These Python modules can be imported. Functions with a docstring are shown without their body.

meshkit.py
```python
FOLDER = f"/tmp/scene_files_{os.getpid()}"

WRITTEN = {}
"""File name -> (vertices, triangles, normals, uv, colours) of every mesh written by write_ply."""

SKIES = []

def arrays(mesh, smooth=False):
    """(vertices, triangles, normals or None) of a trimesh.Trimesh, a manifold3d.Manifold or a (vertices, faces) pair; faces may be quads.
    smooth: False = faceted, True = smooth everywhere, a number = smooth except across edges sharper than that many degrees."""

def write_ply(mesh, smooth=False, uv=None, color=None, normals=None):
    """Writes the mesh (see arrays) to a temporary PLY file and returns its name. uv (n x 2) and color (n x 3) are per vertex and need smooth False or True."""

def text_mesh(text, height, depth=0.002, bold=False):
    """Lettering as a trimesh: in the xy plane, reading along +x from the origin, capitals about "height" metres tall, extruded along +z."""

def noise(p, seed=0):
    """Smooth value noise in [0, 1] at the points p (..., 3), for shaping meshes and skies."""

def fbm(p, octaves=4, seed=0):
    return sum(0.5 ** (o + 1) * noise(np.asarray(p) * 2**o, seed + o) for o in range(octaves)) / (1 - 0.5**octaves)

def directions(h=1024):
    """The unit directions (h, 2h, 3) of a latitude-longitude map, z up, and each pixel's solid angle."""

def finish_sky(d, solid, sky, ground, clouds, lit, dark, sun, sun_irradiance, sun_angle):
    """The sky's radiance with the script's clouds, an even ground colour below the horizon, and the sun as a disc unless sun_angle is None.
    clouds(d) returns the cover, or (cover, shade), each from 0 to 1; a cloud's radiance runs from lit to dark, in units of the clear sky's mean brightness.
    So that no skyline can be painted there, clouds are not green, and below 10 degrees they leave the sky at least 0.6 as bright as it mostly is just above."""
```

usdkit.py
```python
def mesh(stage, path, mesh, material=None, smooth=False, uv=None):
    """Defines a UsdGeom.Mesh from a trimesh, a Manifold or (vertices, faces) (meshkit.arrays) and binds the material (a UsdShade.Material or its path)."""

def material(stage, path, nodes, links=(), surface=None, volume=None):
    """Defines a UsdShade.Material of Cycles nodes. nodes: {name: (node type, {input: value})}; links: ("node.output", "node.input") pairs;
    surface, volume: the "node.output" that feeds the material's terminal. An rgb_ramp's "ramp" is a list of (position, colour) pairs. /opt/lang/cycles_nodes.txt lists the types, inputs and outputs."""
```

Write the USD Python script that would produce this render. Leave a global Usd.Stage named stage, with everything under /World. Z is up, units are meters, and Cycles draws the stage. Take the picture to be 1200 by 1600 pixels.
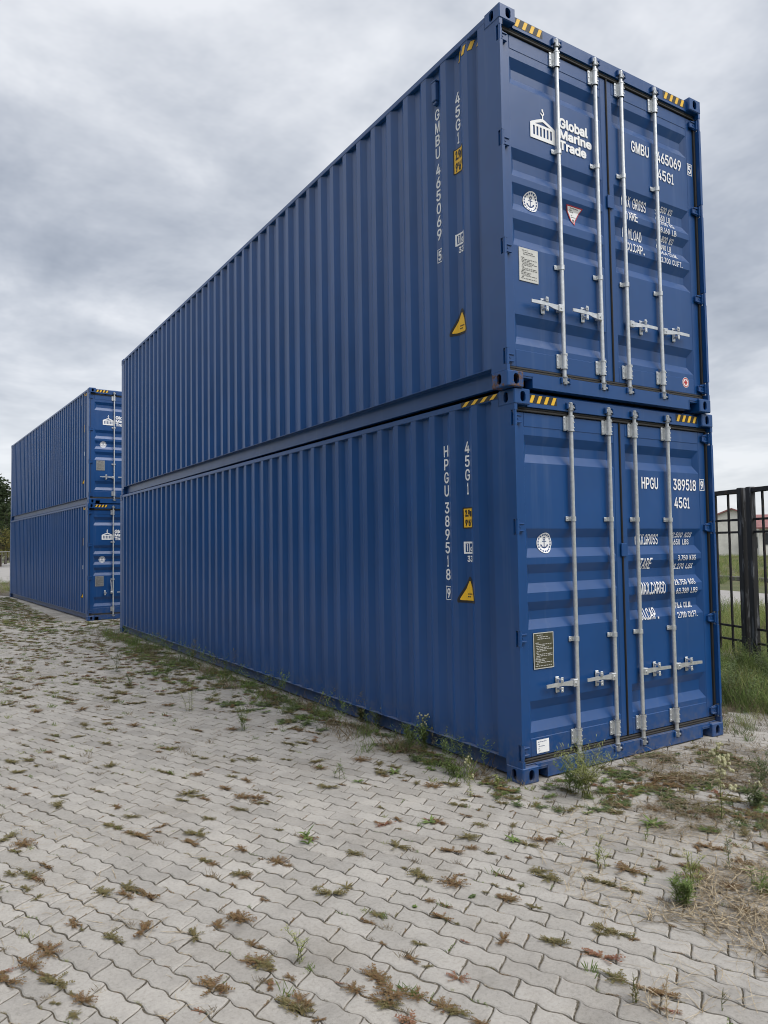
import math, random
import numpy as np, trimesh, manifold3d as m3
from shapely import Polygon, Point, box as sbox, union_all, affinity
from pxr import Usd, UsdGeom, UsdLux, UsdShade, Gf, Sdf, Vt
import usdkit, meshkit

# ------------------------------------------------------------------ camera, sky, sun, exposure
stage = Usd.Stage.CreateInMemory()
UsdGeom.SetStageUpAxis(stage, 'Z'); UsdGeom.SetStageMetersPerUnit(stage, 1.0)
UsdGeom.Xform.Define(stage, '/World'); UsdGeom.Scope.Define(stage, '/World/Looks')
CAM = np.array([-3.7228, -3.9932, 1.743]); YAW, PITCH, ROLL, FPX = 0.5713, 0.0456, -0.0147, 1148.65
EXPOSURE = 1.12
SUN_TO = np.array([0.20, -0.58, 0.88]); SUN_TO = SUN_TO / np.linalg.norm(SUN_TO)
SUN_INTENSITY, SUN_ANGLE = 0.36, 55.0
SKY_STRENGTH = 0.10

def camera_axes():
    d = np.array([math.sin(YAW)*math.cos(PITCH), math.cos(YAW)*math.cos(PITCH), math.sin(PITCH)])
    r = np.array([math.cos(YAW), -math.sin(YAW), 0.0]); u = np.cross(r, d)
    c, s = math.cos(ROLL), math.sin(ROLL)
    return c*r + s*u, -s*r + c*u, d
CR, CU, CD = camera_axes()

def frame_matrix(x, y, z, o):
    return Gf.Matrix4d(*[float(q) for row in ([*x, 0], [*y, 0], [*z, 0], [*o, 1]) for q in row])
cam = UsdGeom.Camera.Define(stage, '/World/camera')
cam.AddTransformOp().Set(frame_matrix(CR, CU, -CD, CAM))
cam.CreateHorizontalApertureAttr(36.0); cam.CreateVerticalApertureAttr(48.0)
cam.CreateFocalLengthAttr(36.0*FPX/1200); cam.CreateClippingRangeAttr((0.05, 20000))
cam.CreateExposureAttr(EXPOSURE)

sun = UsdLux.DistantLight.Define(stage, '/World/sun')
zx = SUN_TO; xx = np.cross([0, 0, 1.0], zx); xx /= np.linalg.norm(xx); yx = np.cross(zx, xx)
sun.AddTransformOp().Set(frame_matrix(xx, yx, zx, (0, 0, 60)))
sun.CreateIntensityAttr(SUN_INTENSITY); sun.CreateAngleAttr(SUN_ANGLE); sun.CreateColorAttr(Gf.Vec3f(1.0, 0.965, 0.92))
sun.CreateNormalizeAttr(True)

dome = UsdLux.DomeLight.Define(stage, '/World/sky')
sky_mat = usdkit.material(stage, '/World/Looks/overcast_sky', {
    'sky': ('sky_texture', {'sky_type': 'single_scattering', 'sun_disc': False, 'sun_elevation': float(math.asin(SUN_TO[2])), 'sun_rotation': float(math.atan2(SUN_TO[0], SUN_TO[1]))}),
    'tc': ('texture_coordinate', {}),
    'sep': ('separate_xyz', {}),
    'zz': ('math', {'math_type': 'maximum', 'value2': 0.0}),
    'zd': ('math', {'math_type': 'add', 'value2': 0.16}),
    'dx': ('math', {'math_type': 'divide'}), 'dy': ('math', {'math_type': 'divide'}),
    'flat': ('combine_xyz', {'z': 3.7}),
    'n1': ('noise_texture', {'scale': 1.25, 'detail': 7.0, 'roughness': 0.55, 'distortion': 0.3}),
    'n2': ('noise_texture', {'scale': 3.4, 'detail': 5.0, 'roughness': 0.55, 'distortion': 0.2}),
    'nm': ('mix_float', {'fac': 0.30}),
    'ramp': ('rgb_ramp', {'ramp': [(0.32, (1.50, 1.68, 2.02)), (0.415, (2.1, 2.28, 2.62)), (0.495, (2.8, 2.96, 3.26)), (0.60, (4.0, 4.1, 4.3))]}),
    'hor': ('map_range', {'range_type': 'smoothstep', 'from_min': 0.0, 'from_max': 0.36, 'to_min': 0.66, 'to_max': 0.0, 'clamp': True}),
    'hmix': ('mix_color', {'blend_type': 'mix', 'b': (3.9, 3.98, 4.1), 'use_clamp': False}),
    'zen': ('map_range', {'range_type': 'smoothstep', 'from_min': 0.62, 'from_max': 1.0, 'to_min': 1.0, 'to_max': 1.45, 'clamp': True}),
    'zmul': ('vector_math', {'math_type': 'scale'}),
    'cmix': ('mix_color', {'blend_type': 'mix', 'fac': 0.94, 'use_clamp': False}),
    'bg': ('background_shader', {'strength': SKY_STRENGTH})},
    [('tc.generated', 'sep.vector'), ('sep.z', 'zz.value1'), ('zz.value', 'zd.value1'), ('sep.x', 'dx.value1'), ('zd.value', 'dx.value2'),
     ('sep.y', 'dy.value1'), ('zd.value', 'dy.value2'), ('dx.value', 'flat.x'), ('dy.value', 'flat.y'), ('flat.vector', 'n1.vector'), ('flat.vector', 'n2.vector'),
     ('n1.fac', 'nm.a'), ('n2.fac', 'nm.b'), ('nm.result', 'ramp.fac'), ('zz.value', 'hor.value'), ('hor.result', 'hmix.fac'), ('ramp.color', 'hmix.a'),
     ('sky.color', 'cmix.a'), ('zz.value', 'zen.value'), ('hmix.result', 'zmul.vector1'), ('zen.result', 'zmul.scale'), ('zmul.vector', 'cmix.b'), ('cmix.result', 'bg.color')], surface='bg.background')
UsdShade.MaterialBindingAPI.Apply(dome.GetPrim()).Bind(sky_mat)

# ------------------------------------------------------------------ helpers
W, H, L = 2.438, 2.896, 12.192
USED = {}
def numbered(parent, name):
    k = (parent, name); n = USED.get(k, 0); USED[k] = n + 1
    return f'{parent}/{name}' if n == 0 else f'{parent}/{name}_{n:03d}'
def tag(prim, label=None, category=None, group=None, kind=None):
    for k, v in (('label', label), ('category', category), ('group', group), ('kind', kind)):
        if v: prim.SetCustomDataByKey(k, v)
    return prim
def thing(name, label, category, loc=(0, 0, 0), rot=0.0, group=None):
    x = UsdGeom.Xform.Define(stage, numbered('/World', name))
    x.AddTranslateOp().Set(Gf.Vec3d(*map(float, loc)))
    if rot: x.AddRotateZOp().Set(float(rot))
    tag(x.GetPrim(), label, category, group)
    return str(x.GetPath())
def put(parent, name, mesh, mat, smooth=False, label=None, kind=None):
    p = usdkit.mesh(stage, numbered(parent, name), mesh, mat, smooth=smooth)
    tag(p.GetPrim(), label, kind=kind)
    return str(p.GetPath())
def cat(*ms):
    out = []
    for m in ms:
        if m is None: continue
        if isinstance(m, (list,)): out += m
        else: out.append(m)
    return trimesh.util.concatenate(out)
def tm(v, f):
    v = np.asarray(v, float); f = np.asarray(f, int)
    if f.shape[1] == 4: f = np.vstack([f[:, [0, 1, 2]], f[:, [0, 2, 3]]])
    return trimesh.Trimesh(v, f, process=False)
def bx(x0, x1, y0, y1, z0, z1, c=0.0):
    if c <= 0:
        m = trimesh.creation.box([x1-x0, y1-y0, z1-z0]); m.apply_translation([(x0+x1)/2, (y0+y1)/2, (z0+z1)/2]); return m
    c = min(c, (x1-x0)*.45, (y1-y0)*.45, (z1-z0)*.45); pts = []
    for X, sx in ((x0, 1), (x1, -1)):
        for Y, sy in ((y0, 1), (y1, -1)):
            for Z, sz in ((z0, 1), (z1, -1)):
                pts += [(X, Y+sy*c, Z+sz*c), (X+sx*c, Y, Z+sz*c), (X+sx*c, Y+sy*c, Z)]
    return man2tm(m3.Manifold.hull_points(np.array(pts, float)))
def man2tm(m):
    q = m.to_mesh(); return trimesh.Trimesh(np.array(q.vert_properties[:, :3]), np.array(q.tri_verts), process=False)
def tm2man(t):
    t = t.copy(); t.merge_vertices()
    return m3.Manifold(m3.Mesh(np.asarray(t.vertices, np.float32), np.asarray(t.faces, np.uint32)))
def cyl(p, q, r, n=12, r2=None):
    p, q = np.array(p, float), np.array(q, float); d = q-p; ln = np.linalg.norm(d); d /= ln
    a = np.cross(d, [0, 0, 1.0] if abs(d[2]) < .9 else [1.0, 0, 0]); a /= np.linalg.norm(a); b = np.cross(d, a)
    t = np.arange(n)*2*np.pi/n; ring = np.cos(t)[:, None]*a + np.sin(t)[:, None]*b
    v = np.vstack([p+ring*r, q+ring*(r if r2 is None else r2), [p], [q]]); f = []
    for i in range(n):
        j = (i+1) % n; f += [(i, j, n+j), (i, n+j, n+i), (2*n, j, i), (2*n+1, n+i, n+j)]
    return trimesh.Trimesh(v, f, process=False)
def tube(pts, radii, n=5):
    p = np.asarray(pts, float); t = np.gradient(p, axis=0); t /= np.linalg.norm(t, axis=1, keepdims=True)+1e-12
    a = np.cross(t, np.where(np.abs(t[:, 2:]) < .9, [0, 0, 1.0], [1.0, 0, 0])); a /= np.linalg.norm(a, axis=1, keepdims=True)+1e-12
    b = np.cross(t, a); ang = np.arange(n)*2*np.pi/n
    v = p[:, None]+np.broadcast_to(radii, (len(p),))[:, None, None]*(np.cos(ang)[None, :, None]*a[:, None]+np.sin(ang)[None, :, None]*b[:, None])
    i, j = np.meshgrid(np.arange(len(p)-1), np.arange(n), indexing='ij')
    q = np.stack([i*n+j, i*n+(j+1) % n, (i+1)*n+(j+1) % n, (i+1)*n+j], -1).reshape(-1, 4)
    return tm(v.reshape(-1, 3), q)
def ground_at(px, py, z=0.0):                      # where the ray through a point of the photograph meets the ground
    v = CD + CR*(px-600)/FPX - CU*(py-800)/FPX
    return (CAM + v*(z-CAM[2])/v[2])[:2]
def project(P):
    v = np.asarray(P, float)-CAM; dz = v@CD
    return np.stack([600+FPX*(v@CR)/dz, 800-FPX*(v@CU)/dz, dz], -1)

# ------------------------------------------------------------------ materials
def M(name, nodes, links, surface='p.BSDF'):
    return usdkit.material(stage, '/World/Looks/'+name, nodes, links, surface=surface)
def plain(name, col, rough=.6, metal=0.0, spec=.5, vary=.15, scale=6.0, bump=0.0, bscale=60.0):
    nodes = {'g': ('geometry', {}), 'n': ('noise_texture', {'scale': scale, 'detail': 5.0, 'roughness': .6}),
             'r': ('rgb_ramp', {'ramp': [(.3, tuple(c*(1-vary) for c in col)), (.7, tuple(min(1, c*(1+vary)) for c in col))]}),
             'p': ('principled_bsdf', {'roughness': rough, 'metallic': metal, 'specular_ior_level': spec})}
    links = [('g.position', 'n.vector'), ('n.fac', 'r.fac'), ('r.color', 'p.base_color')]
    if bump:
        nodes['n2'] = ('noise_texture', {'scale': bscale, 'detail': 4.0}); nodes['b'] = ('bump', {'strength': bump, 'distance': .01})
        links += [('g.position', 'n2.vector'), ('n2.fac', 'b.height'), ('b.normal', 'p.normal')]
    return M(name, nodes, links)

def paint(name, col, rust_at, dust=.55):
    return M(name, {
        'g': ('geometry', {}), 'tc': ('texture_coordinate', {}),
        'n1': ('noise_texture', {'scale': 1.3, 'detail': 5.0, 'roughness': .6}),
        'st': ('mapping', {'scale': (9.0, 9.0, .35)}), 'n2': ('noise_texture', {'scale': 1.0, 'detail': 6.0, 'roughness': .65}),
        'r1': ('rgb_ramp', {'ramp': [(.30, tuple(c*.88 for c in col)), (.70, tuple(c*1.10 for c in col))]}),
        'streak': ('map_range', {'from_min': .56, 'from_max': .82, 'to_min': 0.0, 'to_max': .17, 'clamp': True}),
        'mx': ('mix_color', {'b': (.20, .26, .36)}),
        'sepn': ('separate_xyz', {}), 'up': ('map_range', {'from_min': .75, 'from_max': .98, 'to_min': 0.0, 'to_max': dust, 'clamp': True}),
        'nd': ('noise_texture', {'scale': 7.0, 'detail': 4.0}), 'upn': ('math', {'math_type': 'multiply'}),
        'dm': ('mix_color', {'b': (.34, .34, .35)}),
        'sepp': ('separate_xyz', {}), 'low': ('map_range', {'from_min': .02, 'from_max': .42, 'to_min': .62, 'to_max': 0.0, 'clamp': True}), 'nsp': ('noise_texture', {'scale': 14.0, 'detail': 7.0, 'roughness': .7}), 'spl': ('map_range', {'from_min': .42, 'from_max': .66, 'to_min': 0.0, 'to_max': .75, 'clamp': True}), 'sm': ('math', {'math_type': 'multiply'}), 'mud': ('mix_color', {'b': (.17, .15, .12)}),
        'nr': ('noise_texture', {'scale': 11.0, 'detail': 8.0, 'roughness': .72}),
        'rm': ('map_range', {'from_min': rust_at, 'from_max': rust_at+.05, 'to_min': 0.0, 'to_max': 1.0, 'clamp': True}),
        'nrc': ('noise_texture', {'scale': 40.0, 'detail': 3.0}),
        'rc': ('rgb_ramp', {'ramp': [(.35, (.055, .028, .018)), (.65, (.17, .085, .045))]}),
        'rx': ('mix_color', {}), 'rr': ('map_range', {'from_min': 0.0, 'from_max': 1.0, 'to_min': .36, 'to_max': .8}),
        'nb': ('noise_texture', {'scale': 2.6, 'detail': 2.0}), 'b': ('bump', {'strength': .30, 'distance': .012}),
        'p': ('principled_bsdf', {'specular_ior_level': .62, 'ior': 1.5})},
        [('g.position', 'n1.vector'), ('n1.fac', 'r1.fac'), ('g.position', 'st.vector'), ('st.vector', 'n2.vector'), ('n2.fac', 'streak.value'), ('streak.result', 'mx.fac'), ('r1.color', 'mx.a'),
         ('g.true_normal', 'sepn.vector'), ('sepn.z', 'up.value'), ('g.position', 'nd.vector'), ('up.result', 'upn.value1'), ('nd.fac', 'upn.value2'), ('upn.value', 'dm.fac'), ('g.position', 'sepp.vector'), ('sepp.z', 'low.value'), ('g.position', 'nsp.vector'), ('nsp.fac', 'spl.value'), ('low.result', 'sm.value1'), ('spl.result', 'sm.value2'), ('sm.value', 'mud.fac'), ('mx.result', 'mud.a'), ('mud.result', 'dm.a'),
         ('g.position', 'nr.vector'), ('nr.fac', 'rm.value'), ('rm.result', 'rx.fac'), ('dm.result', 'rx.a'), ('g.position', 'nrc.vector'), ('nrc.fac', 'rc.fac'), ('rc.color', 'rx.b'),
         ('rx.result', 'p.base_color'), ('rm.result', 'rr.value'), ('rr.result', 'p.roughness'), ('g.position', 'nb.vector'), ('nb.fac', 'b.height'), ('b.normal', 'p.normal')])

BLUE = (.0048, .057, .203)
m_blue = paint('blue_container_paint', BLUE, .755)
m_cast = paint('blue_casting_paint', BLUE, .70)
m_castrust = paint('rubbed_casting_paint', BLUE, .50)
m_rubber = plain('gasket_rubber', (.022, .021, .020), .65)
m_steel = plain('galvanised_steel', (.66, .68, .69), .36, .65, vary=.14, scale=30.0)
m_steel2 = plain('worn_galvanised_casting', (.36, .38, .40), .45, .6, vary=.35, scale=60.0)
m_white = plain('white_lettering', (.88, .89, .90), .5, vary=.04)
m_yellow = plain('yellow_sticker', (.88, .52, .030), .45, vary=.06)
m_black = plain('black_print', (.018, .018, .018), .5, vary=.1)
m_redp = plain('red_print', (.45, .03, .035), .5, vary=.05)
m_bluep = plain('blue_print', (.03, .07, .20), .5, vary=.05)
m_plate = plain('aluminium_plate', (.58, .58, .55), .5, .15, vary=.08, scale=30.0)
m_plate2 = plain('dull_aluminium_plate', (.25, .25, .245), .5, .2, vary=.1, scale=30.0)
m_brass = plain('dull_olive_plate', (.115, .112, .070), .42, .5, vary=.2, scale=30.0)
m_printg = plain('grey_print', (.10, .10, .10), .6, vary=.1)
m_under = plain('dark_underframe', (.012, .016, .024), .8)
m_bfence = M('peeling_black_paint', {
    'g': ('geometry', {}), 'mp': ('mapping', {'scale': (14, 14, 2.6)}), 'n': ('noise_texture', {'scale': 1.0, 'detail': 6.0, 'roughness': .62, 'distortion': .4}),
    'r': ('rgb_ramp', {'ramp': [(.0, (.012, .012, .013)), (.55, (.018, .018, .02)), (.60, (.10, .105, .115)), (.75, (.16, .165, .175))]}),
    'b': ('bump', {'strength': .5, 'distance': .004}), 'p': ('principled_bsdf', {'roughness': .55})},
    [('g.position', 'mp.vector'), ('mp.vector', 'n.vector'), ('n.fac', 'r.fac'), ('r.color', 'p.base_color'), ('n.fac', 'b.height'), ('b.normal', 'p.normal')])
m_biron = M('rusting_black_iron', {
    'g': ('geometry', {}), 'n': ('noise_texture', {'scale': 16.0, 'detail': 6.0, 'roughness': .65}),
    'r': ('rgb_ramp', {'ramp': [(.0, (.010, .010, .011)), (.56, (.016, .015, .015)), (.66, (.06, .032, .022))]}), 'p': ('principled_bsdf', {'roughness': .6})},
    [('g.position', 'n.vector'), ('n.fac', 'r.fac'), ('r.color', 'p.base_color')])

def concrete(name, k):
    a = (.338*k, .320*k, .294*k)
    return M(name, {
        'g': ('geometry', {}), 'n1': ('noise_texture', {'scale': 5.0, 'detail': 5.0, 'roughness': .6}), 'n2': ('noise_texture', {'scale': 230.0, 'detail': 4.0, 'roughness': .8}),
        'n4': ('noise_texture', {'scale': 62.0, 'detail': 4.0, 'roughness': .7}), 'r4': ('rgb_ramp', {'ramp': [(.30, (.80, .79, .77)), (.47, (1, 1, 1)), (.72, (1.12, 1.12, 1.11))]}), 'm3': ('mix_color', {'blend_type': 'multiply', 'fac': 1.0, 'use_clamp': False}),
        'n3': ('noise_texture', {'scale': 1.1, 'detail': 5.0, 'roughness': .65}),
        'r1': ('rgb_ramp', {'ramp': [(.28, tuple(c*.84 for c in a)), (.5, a), (.74, tuple(min(1, c*1.10) for c in a))]}),
        'r2': ('rgb_ramp', {'ramp': [(.26, (.50, .48, .45)), (.43, (1, 1, 1)), (.56, (1, 1, 1)), (.70, (1.38, 1.37, 1.35))]}),
        'r3': ('rgb_ramp', {'ramp': [(.30, (.82, .80, .77)), (.50, (1, 1, 1)), (.70, (1.07, 1.06, 1.04))]}),
        'm': ('mix_color', {'blend_type': 'multiply', 'fac': 1.0, 'use_clamp': False}), 'm2': ('mix_color', {'blend_type': 'multiply', 'fac': 1.0, 'use_clamp': False}),
        'b': ('bump', {'strength': .35, 'distance': .003}), 'p': ('principled_bsdf', {'roughness': .88, 'specular_ior_level': .3})},
        [('g.position', 'n1.vector'), ('g.position', 'n2.vector'), ('g.position', 'n3.vector'), ('n1.fac', 'r1.fac'), ('n2.fac', 'r2.fac'), ('n3.fac', 'r3.fac'), ('r1.color', 'm.a'), ('r2.color', 'm.b'),
         ('m.result', 'm2.a'), ('r3.color', 'm2.b'), ('m2.result', 'm3.a'), ('g.position', 'n4.vector'), ('n4.fac', 'r4.fac'), ('r4.color', 'm3.b'), ('m3.result', 'p.base_color'), ('n2.fac', 'b.height'), ('b.normal', 'p.normal')])
m_pav = [concrete(f'paver_concrete_{n}', k) for n, k in (('pale', 1.07), ('plain', 1.0), ('grey', .93), ('shade', .86))]

def leafy(name, cols, rough=.6, trans=.35, grain=38.0):
    """Plant tissue: tone differs from leaf to leaf."""
    return M(name, {
        'g': ('geometry', {}), 'n': ('noise_texture', {'scale': grain, 'detail': 2.0, 'roughness': .7}), 'v': ('map_range', {'from_min': .30, 'from_max': .70, 'clamp': True}), 'r': ('rgb_ramp', {'ramp': cols}), 'p': ('principled_bsdf', {'roughness': rough, 'specular_ior_level': .3}), 't': ('translucent_bsdf', {}), 'x': ('mix_closure', {'fac': trans})},
        [('g.position', 'n.vector'), ('n.fac', 'v.value'), ('v.result', 'r.fac'), ('r.color', 'p.base_color'), ('r.color', 't.color'), ('p.BSDF', 'x.closure1'), ('t.BSDF', 'x.closure2')], 'x.closure')
m_rust = leafy('rust_leaf', [(0, (0.14, 0.085, 0.044)), (0.35, (0.235, 0.145, 0.072)), (0.7, (0.185, 0.135, 0.06)), (1, (0.28, 0.14, 0.085))])
m_red = leafy('red_leaf', [(0, (0.24, 0.1, 0.07)), (0.5, (0.28, 0.14, 0.085)), (1, (0.2, 0.145, 0.065))])
m_olive = leafy('olive_leaf', [(0, (0.12, 0.11, 0.048)), (0.4, (0.185, 0.165, 0.072)), (0.75, (0.21, 0.16, 0.072)), (1, (0.165, 0.195, 0.07))])
m_green = leafy('green_leaf', [(0, (0.1, 0.155, 0.045)), (0.5, (0.16, 0.225, 0.065)), (1, (0.24, 0.3, 0.1))])
m_dkgreen = leafy('dark_green_leaf', [(0, (0.075, 0.11, 0.042)), (0.5, (0.115, 0.155, 0.06)), (1, (0.17, 0.205, 0.085))])
m_lime = leafy('yellow_green_leaf', [(0, (0.2, 0.23, 0.075)), (0.5, (0.3, 0.33, 0.11)), (1, (0.4, 0.41, 0.19))])
m_straw = leafy('straw', [(0, (0.15, 0.115, 0.065)), (0.45, (0.38, 0.3, 0.19)), (1, (0.62, 0.54, 0.4))], .7, .2)
m_dkstraw = leafy('weathered_straw', [(0, (0.08, 0.062, 0.038)), (0.5, (0.21, 0.165, 0.105)), (1, (0.44, 0.37, 0.255))], .7, .2)
m_stem = leafy('green_stem', [(0, (.10, .13, .04)), (1, (.17, .18, .07))])
m_flower = leafy('cream_flower', [(0, (.42, .42, .22)), (.6, (.60, .58, .38)), (1, (.72, .70, .52))])
m_bark = plain('bark', (.06, .045, .035), .9)
m_pine = leafy('tree_foliage_dark', [(0, (.018, .030, .014)), (.5, (.030, .048, .020)), (1, (.055, .075, .028))], grain=1.2)
m_decid = leafy('tree_foliage_green', [(0, (.035, .06, .018)), (.5, (.06, .09, .026)), (1, (.10, .13, .035))], grain=1.2)
m_autumn = leafy('tree_foliage_yellowing', [(0, (.07, .085, .022)), (.5, (.12, .115, .03)), (1, (.19, .15, .04))], grain=1.2)

m_joint = M('joint_sand', {
    'g': ('geometry', {}), 'n': ('noise_texture', {'scale': 90.0, 'detail': 5.0, 'roughness': .7}), 'n2': ('noise_texture', {'scale': 1.7, 'detail': 4.0}),
    'r': ('rgb_ramp', {'ramp': [(.3, (.050, .041, .029)), (.54, (.125, .106, .080)), (.70, (.38, .345, .29))]}), 'r2': ('rgb_ramp', {'ramp': [(.35, (.55, .55, .5)), (.65, (1, 1, 1))]}),
    'm': ('mix_color', {'blend_type': 'multiply', 'fac': 1.0}), 'b': ('bump', {'strength': .7, 'distance': .006}), 'p': ('principled_bsdf', {'roughness': .95})},
    [('g.position', 'n.vector'), ('g.position', 'n2.vector'), ('n.fac', 'r.fac'), ('n2.fac', 'r2.fac'), ('r.color', 'm.a'), ('r2.color', 'm.b'), ('m.result', 'p.base_color'), ('n.fac', 'b.height'), ('b.normal', 'p.normal')])
m_soil = M('field_soil', {
    'g': ('geometry', {}), 'n': ('noise_texture', {'scale': .35, 'detail': 8.0, 'roughness': .65}), 'n2': ('noise_texture', {'scale': 14.0, 'detail': 6.0, 'roughness': .7}),
    'r': ('rgb_ramp', {'ramp': [(.34, (.070, .090, .030)), (.5, (.105, .115, .045)), (.66, (.17, .15, .075))]}), 'r2': ('rgb_ramp', {'ramp': [(.3, (.5, .5, .5)), (.7, (1.2, 1.2, 1.2))]}),
    'm': ('mix_color', {'blend_type': 'multiply', 'fac': 1.0, 'use_clamp': False}), 'b': ('bump', {'strength': .9, 'distance': .05}), 'p': ('principled_bsdf', {'roughness': .95})},
    [('g.position', 'n.vector'), ('g.position', 'n2.vector'), ('n.fac', 'r.fac'), ('n2.fac', 'r2.fac'), ('r.color', 'm.a'), ('r2.color', 'm.b'), ('m.result', 'p.base_color'), ('n2.fac', 'b.height'), ('b.normal', 'p.normal')])
m_dirt = M('brown_dirt', {
    'g': ('geometry', {}), 'n': ('noise_texture', {'scale': 4.0, 'detail': 8.0, 'roughness': .7}),
    'r': ('rgb_ramp', {'ramp': [(.32, (.050, .042, .028)), (.5, (.095, .080, .050)), (.68, (.17, .145, .10))]}), 'b': ('bump', {'strength': .9, 'distance': .02}), 'p': ('principled_bsdf', {'roughness': .95})},
    [('g.position', 'n.vector'), ('n.fac', 'r.fac'), ('r.color', 'p.base_color'), ('n.fac', 'b.height'), ('b.normal', 'p.normal')])
m_road = plain('pale_concrete_road', (.30, .285, .27), .9, vary=.12, scale=.8)
m_under2 = plain('dark_kerb_concrete', (.12, .115, .10), .9)
m_wall = plain('stained_render', (.74, .72, .66), .9, vary=.14, scale=1.2)
m_roof = plain('red_sheet_roof', (.25, .11, .105), .6, vary=.2, scale=2.0)
m_glass = plain('dark_window_glass', (.045, .05, .055), .15, vary=.1)
m_frame = plain('grey_window_frame', (.28, .28, .28), .6)
m_hill = plain('far_forest', (.045, .058, .042), .95, vary=.3, scale=.2)

# ------------------------------------------------------------------ ground, roads
def sheet(x0, x1, y0, y1, z): return tm([(x0, y0, z), (x1, y0, z), (x1, y1, z), (x0, y1, z)], [(0, 1, 2), (0, 2, 3)])
def poly_sheet(pts, z):
    v, f = trimesh.creation.triangulate_polygon(pts if isinstance(pts, Polygon) else Polygon(pts), engine='earcut')
    return tm(np.column_stack([v, np.full(len(v), z)]), f)
def top(name, mesh, mat, label, category=None, kind=None, group=None, smooth=False):
    p = usdkit.mesh(stage, numbered('/World', name), mesh, mat, smooth=smooth); tag(p.GetPrim(), label, category, group, kind); return str(p.GetPath())
top('ground', sheet(-1500, 1500, -1500, 2500, -.030), m_soil, 'open grassy ground running out to the horizon', kind='structure')
top('road', poly_sheet([(-90, 43.5), (40, 41), (140, 120), (60, 118), (-90, 118)], -.022), m_road, 'pale road and yard beyond the far containers', kind='structure')
top('side_road', poly_sheet([(.9, -30), (6.6, -30), (36.9, 60), (31.2, 60)], -.022), m_road, 'pale concrete road beyond the black iron fence', kind='structure')

# ------------------------------------------------------------------ paving of wavy interlocking blocks
PL, PW, PA = .243, .1105, math.radians(110.5)
E1 = np.array([math.cos(PA), math.sin(PA)]); E2 = np.array([math.sin(PA), -math.cos(PA)])
SKEW = .30
OFF1, OFF2 = float(np.array([-1.419, -1.395])@E1), float(np.array([-1.419, -1.395])@E2)
def paver_outline(n_long, n_short, gap=.0034, aw=.0078, bw=.0030):
    a, b = PL/2, PW/2; pts = []
    wv = lambda s: aw*math.sin(4*math.pi*(s+a)/PL)
    ws = lambda t: SKEW*t+bw*math.sin(2*math.pi*(t+b)/PW)
    for k in range(n_long): s = -a+PL*k/n_long-SKEW*b; pts.append((s, -b+wv(s)))
    for k in range(n_short): t = k/n_short; pts.append((a+ws(-b+PW*t), -b+PW*t+(1-t)*wv(a-SKEW*b)+t*wv(a+SKEW*b)))
    for k in range(n_long): s = a-PL*k/n_long+SKEW*b; pts.append((s, b+wv(s)))
    for k in range(n_short): t = 1-k/n_short; pts.append((-a+ws(-b+PW*t), -b+PW*t+(1-t)*wv(-a-SKEW*b)+t*wv(-a+SKEW*b)))
    return Polygon(pts).buffer(-gap, join_style=2, mitre_limit=2)
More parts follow.
